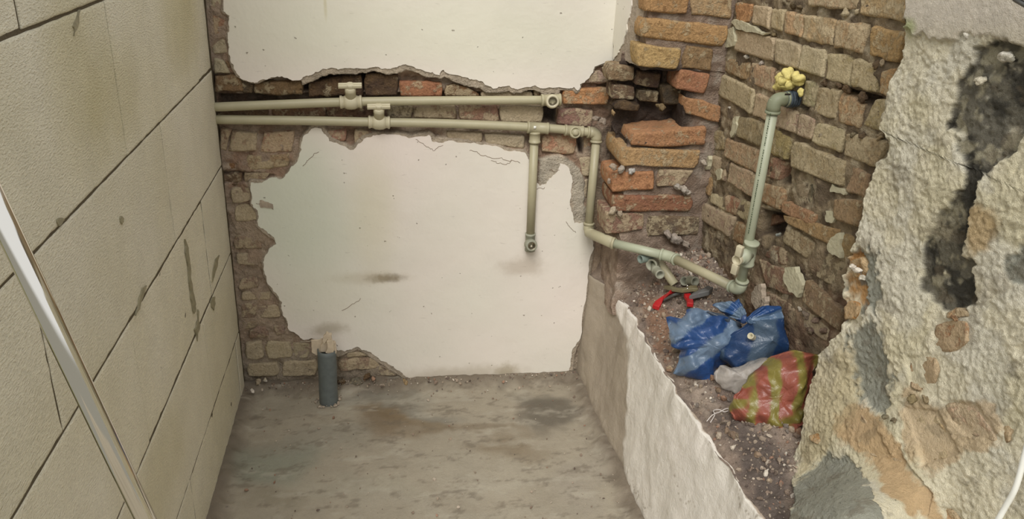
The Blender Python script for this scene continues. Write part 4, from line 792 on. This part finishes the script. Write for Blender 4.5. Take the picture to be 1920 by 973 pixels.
h = MB(); c_ = K+st*.052; k_ = np.cross(st, up_)
lathe(h, c_-st*.014, st, [(r0*1.0, 0), (r0*1.05, .018), (r0*.82, .0185), (r0*.62, .012), (r0*.1, .012)], 24)
for sg in (-1, 1): box(h, c_+up_*sg*.024, up_*.013, k_*.0075, st*.0060)
bevel(h.build('handle', M['valve'], vo), .0012)
n2 = RWN
mb = MB(); elbow(mb, E4, -dd, n2, r0*1.26, .028); eo = mb.build('elbow', m_plain('dull_green_elbow', L(132, 136, 112), .5, .3), pl_)
p = E4+n2*.020+tocam*.015; p = onR(1477, 177, -.050+.018)+ (C0()-onR(1477, 177, -.032))/np.linalg.norm(C0()-onR(1477, 177, -.032))*.0135
mb = MB(); box(mb, p, RWN*.007, dd*.0018, tocam*.0008); mb.build('embossed_mark', M['dark'], eo, False)
mb = MB(); 
for i in range(5): lathe(mb, E4+n2*(.024+i*.006), n2, [(.0125, 0), (.0165+.002*(i % 2), .001), (.0165+.0015*(i % 3), .005), (.0125, .006)], 18)
mb.build('tape_joint', M['hose'], pl_)
# yellow foam round the hole
def lump(name, mat, parent, parts, amp=.25, fr=60, n=28):
    mb = MB()
    for p, r in parts:
        th, ph = np.meshgrid(np.linspace(0, math.pi, n//2+1), np.linspace(0, 2*math.pi, n, endpoint=False), indexing='ij')
        D = np.stack([np.sin(th)*np.cos(ph), np.sin(th)*np.sin(ph), np.cos(th)], -1); Q = np.asarray(p)+D*np.asarray(r)
        Q = Q+D*(fbm(Q, fr, 3)*amp*np.max(r))[..., None]; mb.add(Q.reshape(-1, 3), gridf(n//2+1, n, True))
    return mb.build(name, mat, parent)
def fp(x, y, o=-.008): return onR(x, y, o)
fo = lump('foam_lump', M['foam'], None, [(fp(1462, 148), (.012, .016, .015)), (fp(1478, 140), (.012, .018, .011)), (fp(1468, 160), (.014, .022, .010)), (fp(1484, 158, -.012), (.013, .015, .009)), (fp(1456, 162), (.009, .012, .009)), (fp(1500, 148), (.012, .016, .010)), (fp(1497, 155), (.010, .012, .010)), (fp(1502, 172), (.009, .010, .012)), (fp(1492, 143), (.01, .012, .008)), (fp(1472, 150), (.016, .024, .014))], .75, 60)
tag(fo, 'lump of hardened yellow expanding foam squeezed round the pipe hole in the brick wall', 'foam')

# drain stub
dp = onZ(616, 757, 0.0); d0 = dp+np.array([0, .012, 0])
dr = empty('drain_pipe', d0, 'short upright blue grey drain pipe standing out of the concrete, stuffed with paper', 'pipe')
topz = onY(616, 655, d0[1])[2]
mb = MB(); rd = .0268
prof = [(rd, -.01)]+[(rd+.0003*math.sin(i), topz*i/12) for i in range(1, 13)]+[(rd-.0028, topz+.0002), (rd-.0035, topz*.6), (.001, topz*.55)]
lathe(mb, d0, (.012, 0, 1), prof, 32, False); mb.build('pipe', M['drain'], dr)
for k, (pl, of, th) in enumerate([([(583, 638), (604, 634), (608, 655), (600, 668), (584, 660)], .006, .004), ([(604, 640), (612, 624), (622, 628), (622, 638), (614, 636), (608, 646)], -.012, .010), ([(610, 662), (612, 640), (622, 636), (626, 652), (620, 668)], -.018, .006), ([(600, 660), (604, 645), (614, 640), (612, 662)], -.004, .02), ([(622, 655), (626, 640), (630, 648), (630, 664)], -.01, .01)]):
    o = slab('paper_wad', rag(pl, 3, 2, seed=k), lambda u, v: onY(u, v, d0[1]+of), YN, th, M['paper'], dr); bevel(o, .0015, 2)
mb = MB()
for k in range(40):
    t = rng.uniform(0, 6.28); rr = rd+rng.uniform(.0, .012); s_ = rng.uniform(.002, .006)
    mb.add((ICO_V*(1+rng.uniform(-.3, .3, (12, 1)))*np.array([1, 1, .6]))*s_+d0+np.array([math.cos(t)*rr, math.sin(t)*rr, 0.003]), ICO_F)
mb.build('mortar_ring', M['render'], dr)

# chromed tube in the foreground
pa = onD(38, 480, .635); pb_ = onD(228, 880, .725); dd_ = pb_-pa
kt = (.443-.012+pa[0])/dd_[0]                          # carry it up until it meets the block wall
top = pa-dd_*kt; kb = (.012-pa[2])/dd_[2]; bot = pa+dd_*kb
ct = empty('metal_tube', bot, 'shiny chromed metal tube leaning against the pale block wall close to the camera', 'tube')
mb = MB(); cyl(mb, top, bot, .0088, 48); mb.build('tube', M['chrome'], ct)
mb = MB(); u_ = (bot-top)/np.linalg.norm(bot-top); lathe(mb, bot-u_*.02, u_, [(.0089, 0), (.0105, .001), (.0105, .018), (.008, .02)], 32); mb.build('end_cap', M['dark'], ct)
# white cable at the lower right
cp = [onN(1965, 700, -.10), onN(1938, 790, -.10), onN(1922, 850, -.10), onN(1905, 912, -.10), onN(1885, 950, -.10), onN(1862, 990, -.10), onN(1830, 1040, -.08), onN(1800, 1130, -.06)]
mb = MB(); tube(mb, spline(cp, 8), .0038, 14); tag(mb.build('cable', M['cable'], None), 'thick white cable curving down in front of the rough sunlit wall', 'cable')
# dark corner of a fitting hanging at top right
mb = MB(); a1 = onN(1903, -2, -.06); a2 = onN(1945, 22, -.06); tube(mb, [a1, a1*.5+a2*.5, a2, a2+(a2-a1)*3], .0035, 10); tube(mb, [a1, a1+np.array([0, 0, .05])], .0035, 10)
box(mb, onN(1928, -8, -.06), (a2-a1)/np.linalg.norm(a2-a1)*.014, RWN*.003, np.array([0, 0, .006]))
tag(mb.build('metal_bracket', M['tool'], None), 'dark grey metal corner poking into the top right of the view, beside the rough wall', 'bracket')

# ---------------- loose fittings on the ledge
def onL(u, v, h=.008):
    z = .42
    for k in range(12):
        p = onZ(u, v, z+h); z = float(zLn(np.array(p[0]), np.array(p[1])))
    return p
def ring_end(mb, p, d, r, ln, n=24): lathe(mb, p, d, [(r*.70, -ln*.7), (r*.72, 0), (r*.98, .0005), (r, .003), (r*.95, .005), (r*.93, ln)][::-1] if False else [(r*.93, -ln), (r*.95, -.006), (r, -.005), (r, -.0006), (r*.96, 0), (r*.70, 0), (r*.68, -ln*.7), (.0005, -ln*.72)], n, False)
cd = lambda p: (C0()-p)/np.linalg.norm(C0()-p)
p1 = onL(1221, 497, .020); p2 = onL(1238, 515, .018)
t1 = empty('pipe_fitting', p1, 'pale plastic elbow fitting with two round sockets, left of the loose fittings on the ledge', 'fitting', 'loose pipe fittings on the ledge')
d1 = cd(p1)+np.array([-.55, 0, -.25]); d2 = cd(p2)+np.array([.35, .0, -.35]); mb = MB(); ring_end(mb, p1, d1, .0165, .030); mb.build('socket', M['ppr3'], t1); mb = MB(); ring_end(mb, p2, d2, .0125, .026); mb.build('socket', M['ppr3'], t1)
mb = MB(); tube(mb, [p1-d1/np.linalg.norm(d1)*.028, (p1+p2)/2-cd(p1)*.028, p2-d2/np.linalg.norm(d2)*.024], .0125, 18); mb.build('elbow', M['ppr3'], t1)
p1 = onL(1283, 527, .018); p2 = onL(1304, 528, .018)
t1 = empty('pipe_fitting', p1, 'pale plastic fitting with two open ends, right of the olive pipe piece', 'fitting', 'loose pipe fittings on the ledge')
mb = MB(); d1 = cd(p1)+np.array([-.5, 0, 0]); ring_end(mb, p1, d1, .0125, .026); mb.build('socket', M['ppr3'], t1); mb = MB(); d2 = cd(p2)+np.array([.6, .1, -.2]); ring_end(mb, p2, d2, .0130, .026); mb.build('socket', M['ppr3'], t1)
mb = MB(); tube(mb, [p1-d1/np.linalg.norm(d1)*.022, (p1+p2)/2-cd(p1)*.026, p2-d2/np.linalg.norm(d2)*.022], .0115, 18); mb.build('elbow', M['ppr3'], t1)
pa_ = onL(1231, 484, .016); pb2 = onL(1265, 533, .014)
mb = MB(); dq = pb2-pa_; lq = np.linalg.norm(dq); lathe(mb, pa_, dq, [(.006, .0), (.0118, .001), (.0120, lq-.001), (.0112, lq), (.0088, lq), (.0086, lq-.03), (.0005, lq-.031)], 24, False)
tag(mb.build('pipe_offcut', M['ppr'], None), 'olive coloured cut length of plastic pipe lying between the loose fittings on the ledge', 'pipe piece', 'pipe offcuts on the ledge')
pa_ = onL(1228, 480, .020); pb2 = onL(1200, 486, .016)
mb = MB(); dq = pb2-pa_; lq = np.linalg.norm(dq); lathe(mb, pa_, dq, [(.006, .0), (.0118, .001), (.0120, lq-.001), (.0112, lq), (.0088, lq), (.0086, lq-.02), (.0005, lq-.021)], 24, False)
tag(mb.build('pipe_offcut', m_plain('blue_green_plastic', L(124, 136, 126), .5, .3), None), 'short blue green pipe stub lying under the bend of the water pipe on the ledge', 'pipe piece', 'pipe offcuts on the ledge')

# pipe cutter with red grips
pc = onL(1300, 552, .012)
cu = empty('pipe_cutter', pc, 'pipe cutter with grey jaws and red grips lying beside the blue bag', 'pliers')
def bar(name, pts, w0, w1, th, mat, lift=.010):
    Q = [onL(x, y, lift) for x, y in pts]; V = []; m = len(Q)
    for i, p in enumerate(Q):
        d = Q[min(i+1, m-1)]-Q[max(i-1, 0)]; s_ = np.cross(d, (0, 0, 1.)); s_ /= np.linalg.norm(s_); w_ = w0+(w1-w0)*i/(m-1)
        V += [p+s_*w_+(0, 0, th), p-s_*w_+(0, 0, th), p-s_*w_-(0, 0, th), p+s_*w_-(0, 0, th)]
    Fc = [[4*i+k, 4*i+(k+1) % 4, 4*i+4+(k+1) % 4, 4*i+4+k] for i in range(m-1) for k in range(4)]+[[3, 2, 1, 0], [4*m-4, 4*m-3, 4*m-2, 4*m-1]]
    mb = MB(); mb.add(V, Fc); return bevel(mb.build(name, mat, cu, False), .002, 3)
bar('grip', [(1229, 577), (1234, 570), (1246, 557), (1262, 546)], .010, .012, .006, M['red'])
bar('lower_arm', [(1246, 562), (1262, 553), (1284, 546), (1300, 545)], .006, .006, .004, M['tool'], .012)
bar('grip', [(1294, 572), (1293, 562), (1288, 553)], .008, .009, .006, M['red'], .014)
bar('upper_jaw', [(1250, 538), (1266, 543), (1282, 544), (1296, 541), (1308, 541)], .009, .010, .005, m_plain('olive_tool_body', L(120, 112, 84), .45, .4), .022)
bar('blade_housing', [(1295, 556), (1310, 551), (1324, 547), (1331, 541)], .012, .009, .007, m_plain('grey_tool_body', L(104, 104, 102), .45, .4), .018)
mb = MB(); lathe(mb, onL(1289, 536, .028), cd(pc), [(.0025, 0), (.0025, .004), (.001, .005)], 12); lathe(mb, onL(1289, 541, .030), cd(pc), [(.0025, 0), (.0025, .004), (.001, .005)], 12); mb.build('rivet', M['chrome'], cu)

# ---------------- bags
fwd = -R[:, 2]; rgt = R[:, 0]; upv = R[:, 1]
def bag(name, outline, cen, hz, T, colf, mat, parent=None, amp=.010, fr=16, seed=0., nth=110, nph=56, back=.8, fan=None):
    pc_ = onL(cen[0], cen[1], hz); D = float((pc_-C0())@fwd)
    ol = rag(outline, 2.0, 2, seed=int(seed*10)+2); a = np.array(ol, float)-np.array(cen); ang = np.unwrap(np.arctan2(a[:, 1], a[:, 0])); rr = np.hypot(a[:, 0], a[:, 1])
    if ang[-1] < ang[0]: ang = ang[::-1]; rr = rr[::-1]
    th = np.linspace(0, 2*math.pi, nth, endpoint=False)
    A3 = np.concatenate([ang-2*math.pi, ang, ang+2*math.pi]); R3 = np.concatenate([rr, rr, rr]); o = np.argsort(A3); r = np.interp(th, A3[o], R3[o])
    ph = np.linspace(.0, math.pi, nph); TH, PH = np.meshgrid(th, ph, indexing='ij'); rad_ = r[:, None]*np.sin(PH)**.75
    uu = cen[0]+np.cos(TH)*rad_; vv = cen[1]+np.sin(TH)*rad_
    k = D/F; W = C0()+D*fwd+rgt*((uu-CX)*k)[..., None]+upv*(-(vv-CY)*k)[..., None]
    bulge = np.where(PH < math.pi/2, np.cos(PH), back*np.cos(PH))*T
    W = W-fwd*bulge[..., None]
    Q = W*fr+seed*13
    rr_ = np.random.RandomState(int(seed*7)+3); cr = 0
    Wp = W+np.stack([noise(W*9+seed), noise(W*9+seed+4), noise(W*9+seed+8)], -1)*.028
    for q_ in range(10):
        dv = rr_.randn(3); dv /= np.linalg.norm(dv); fq = fr*(.55+.32*q_); x_ = (Wp@dv)*fq+rr_.rand(); cr = cr+np.abs((x_ % 1)-.5)*2/(1+.45*q_)*rr_.choice([-1, 1])
    if fan is not None:
        an = np.arctan2(vv-fan[1], uu-fan[0]); cr = cr*.4+1.3*np.abs(((an*fan[2]+noise(W*20)*.6) % 1)-.5)*2
    W = W-fwd*(cr*amp*np.sin(PH)**.4)[..., None]+upv*(cr*amp*.15*np.sin(PH))[..., None]
    zl = zL(W[..., 0], W[..., 1]); W[..., 2] = np.where((PH > 1.2), np.maximum(W[..., 2], zl+.001), W[..., 2])
    lim = RWC-.006; dw = (W-C0())@RWN-lim; W = W-RWN*np.clip(dw, 0, None)[..., None]
    c = colf(uu, vv, W, cr)
    f = gridf(nth, nph).tolist(); f += [[(nth-1)*nph+j, j, j+1, (nth-1)*nph+j+1] for j in range(nph-1)]
    return mobj(name, W.reshape(-1, 3), f, mat, parent, True, c)
B1c, B2c = L(42, 74, 124), L(104, 124, 146)
def stripes(ax, ay, per, ph, cA, cB, duty=.5, warp=6):
    def f(u, v, W, cr):
        s_ = (u*ax+v*ay+fbm(W, 22, 3)*warp*2)/per+ph; m = sst(.46, .54, np.abs((s_ % 1)-.5)*2*.5/duty)
        c = np.tile(cA, u.shape+(1,)); c = mixc(c, cB, m); return c
    return f
tb = bag('plastic_bag', [(1256, 590), (1272, 590), (1282, 600), (1291, 577), (1318, 578), (1345, 588), (1375, 600), (1400, 622), (1392, 650), (1401, 672), (1372, 680), (1348, 690), (1342, 722), (1318, 716), (1290, 708), (1262, 700), (1274, 680), (1280, 655), (1260, 652), (1258, 620)], (1330, 645), .060, .036,
         stripes(.62, .78, 62, .05, B2c, B1c, .5), M['bag'], amp=.028, fr=12, seed=1., back=.45)
tag(tb, 'crumpled blue bag with wide slanting stripes, nearest the plastered ledge edge', 'plastic bag', 'plastic bags on the ledge')
kb_ = empty('plastic_bag', onL(1450, 640, .0), 'darker blue plastic bag knotted at its top like a bow, leaning against the brick wall', 'plastic bag', 'plastic bags on the ledge')
bag('body', [(1350, 640), (1372, 628), (1395, 612), (1420, 590), (1450, 576), (1478, 580), (1494, 596), (1504, 620), (1508, 655), (1500, 668), (1470, 668), (1440, 676), (1400, 690), (1375, 690), (1352, 670)], (1440, 636), .075, .034, stripes(.9, .15, 74, .35, L(36, 62, 100), L(72, 90, 108), .5), M['bag'], kb_, .021, 11, 2., back=.45)
bag('handle', [(1334, 572), (1352, 566), (1378, 566), (1384, 560), (1392, 572), (1398, 590), (1394, 606), (1376, 598), (1350, 586)], (1372, 583), .095, .014, stripes(.5, .85, 30, .2, L(50, 84, 132), L(104, 124, 144), .5), M['bag'], kb_, .008, 30, 3., 70, 30, fan=(1396, 600, 3.2))
bag('handle', [(1396, 598), (1410, 586), (1432, 574), (1458, 574), (1482, 586), (1470, 602), (1440, 612), (1412, 608), (1398, 606)], (1438, 592), .115, .014, stripes(.3, .9, 34, .45, L(40, 76, 128), L(88, 112, 138), .5), M['bag'], kb_, .008, 30, 4., 70, 30, fan=(1396, 600, 3.2))
lump('knot', M['bag'], kb_, [(onD(1395, 598, float((onL(1395, 598, .115)-C0())@fwd)-.012), (.008, .008, .012))], .3, 80, 20).data.color_attributes.new('Col', 'FLOAT_COLOR', 'POINT')
kn = [o for o in kb_.children if o.name.startswith('knot')][0].data.color_attributes['Col']; kn.data.foreach_set('color', np.tile([*L(60, 84, 130), 1], len(kn.data)).ravel())
bag('strap', [(1324, 578), (1344, 586), (1372, 596), (1392, 606), (1392, 618), (1372, 610), (1344, 598), (1326, 586)], (1358, 598), .11, .008, lambda u, v, W, cr: np.tile(L(66, 74, 84), u.shape+(1,)), M['bag'], kb_, .004, 30, 5., 60, 20)
p1 = onL(1402, 628, .105)-fwd*.02
mb = MB(); ring_end(mb, p1, cd(p1)+np.array([-.8, 0, .5]), .0075, .016); tag(mb.build('pipe_fitting', M['valve'], None), 'small white ringed plastic fitting peeping out between the two blue bags', 'fitting', 'loose pipe fittings on the ledge')
cb = bag('plastic_bag', [(1341, 700), (1352, 684), (1374, 690), (1400, 682), (1432, 670), (1452, 672), (1440, 700), (1424, 720), (1402, 746), (1384, 742), (1356, 728), (1344, 714)], (1392, 708), .030, .03, lambda u, v, W, cr: np.ones(u.shape+(3,))*.6, M['clear'], amp=.020, fr=13, seed=6.)
tag(cb, 'small clear translucent plastic bag tucked between the blue and the red striped bags', 'plastic bag', 'plastic bags on the ledge')
def redf(u, v, W, cr):
    s_ = (u*.93-v*.02+fbm(W, 12, 3)*14)/38; m = sst(.5, .64, np.abs((s_ % 1)-.5)*2)
    s2 = (u*.25+v*.97+fbm(W+5, 12, 3)*12)/40; m2 = sst(.42, .58, np.abs((s2 % 1)-.5)*2); low = sst(-8, 8, v-(806-(u-1400)*.5)); edge = sst(-6, 6, (1420-(u-1370)*.02-u)+((v-660)*-.42)+15)
    mm = m*(1-low)+m2*low; mm = mm*(1-edge)+m2*edge
    c = np.tile(L(150, 84, 68), u.shape+(1,)); c = mixc(c, L(134, 124, 62), mm); return c
rbg = bag('plastic_bag', [(1370, 772), (1376, 742), (1392, 728), (1408, 706), (1428, 690), (1450, 668), (1486, 656), (1534, 664), (1530, 680), (1512, 708), (1512, 740), (1500, 800), (1488, 842), (1460, 826), (1430, 812), (1402, 800), (1376, 786)], (1450, 740), .038, .04, redf, M['bag'], amp=.030, fr=13, seed=7.)
tag(rbg, 'red and yellow green striped plastic bag against the rough near wall', 'plastic bag', 'plastic bags on the ledge')
# string
mb = MB()
for pts_ in ([(1325, 790), (1336, 778), (1350, 772), (1362, 766), (1368, 768)], [(1332, 792), (1340, 778), (1338, 770), (1348, 768), (1358, 772), (1366, 770)]):
    tube(mb, spline([onL(x, y, .006) for x, y in pts_], 6), .0011, 8)
tag(mb.build('string', M['string'], None), 'bit of white string curled on the ledge below the red striped bag', 'string')
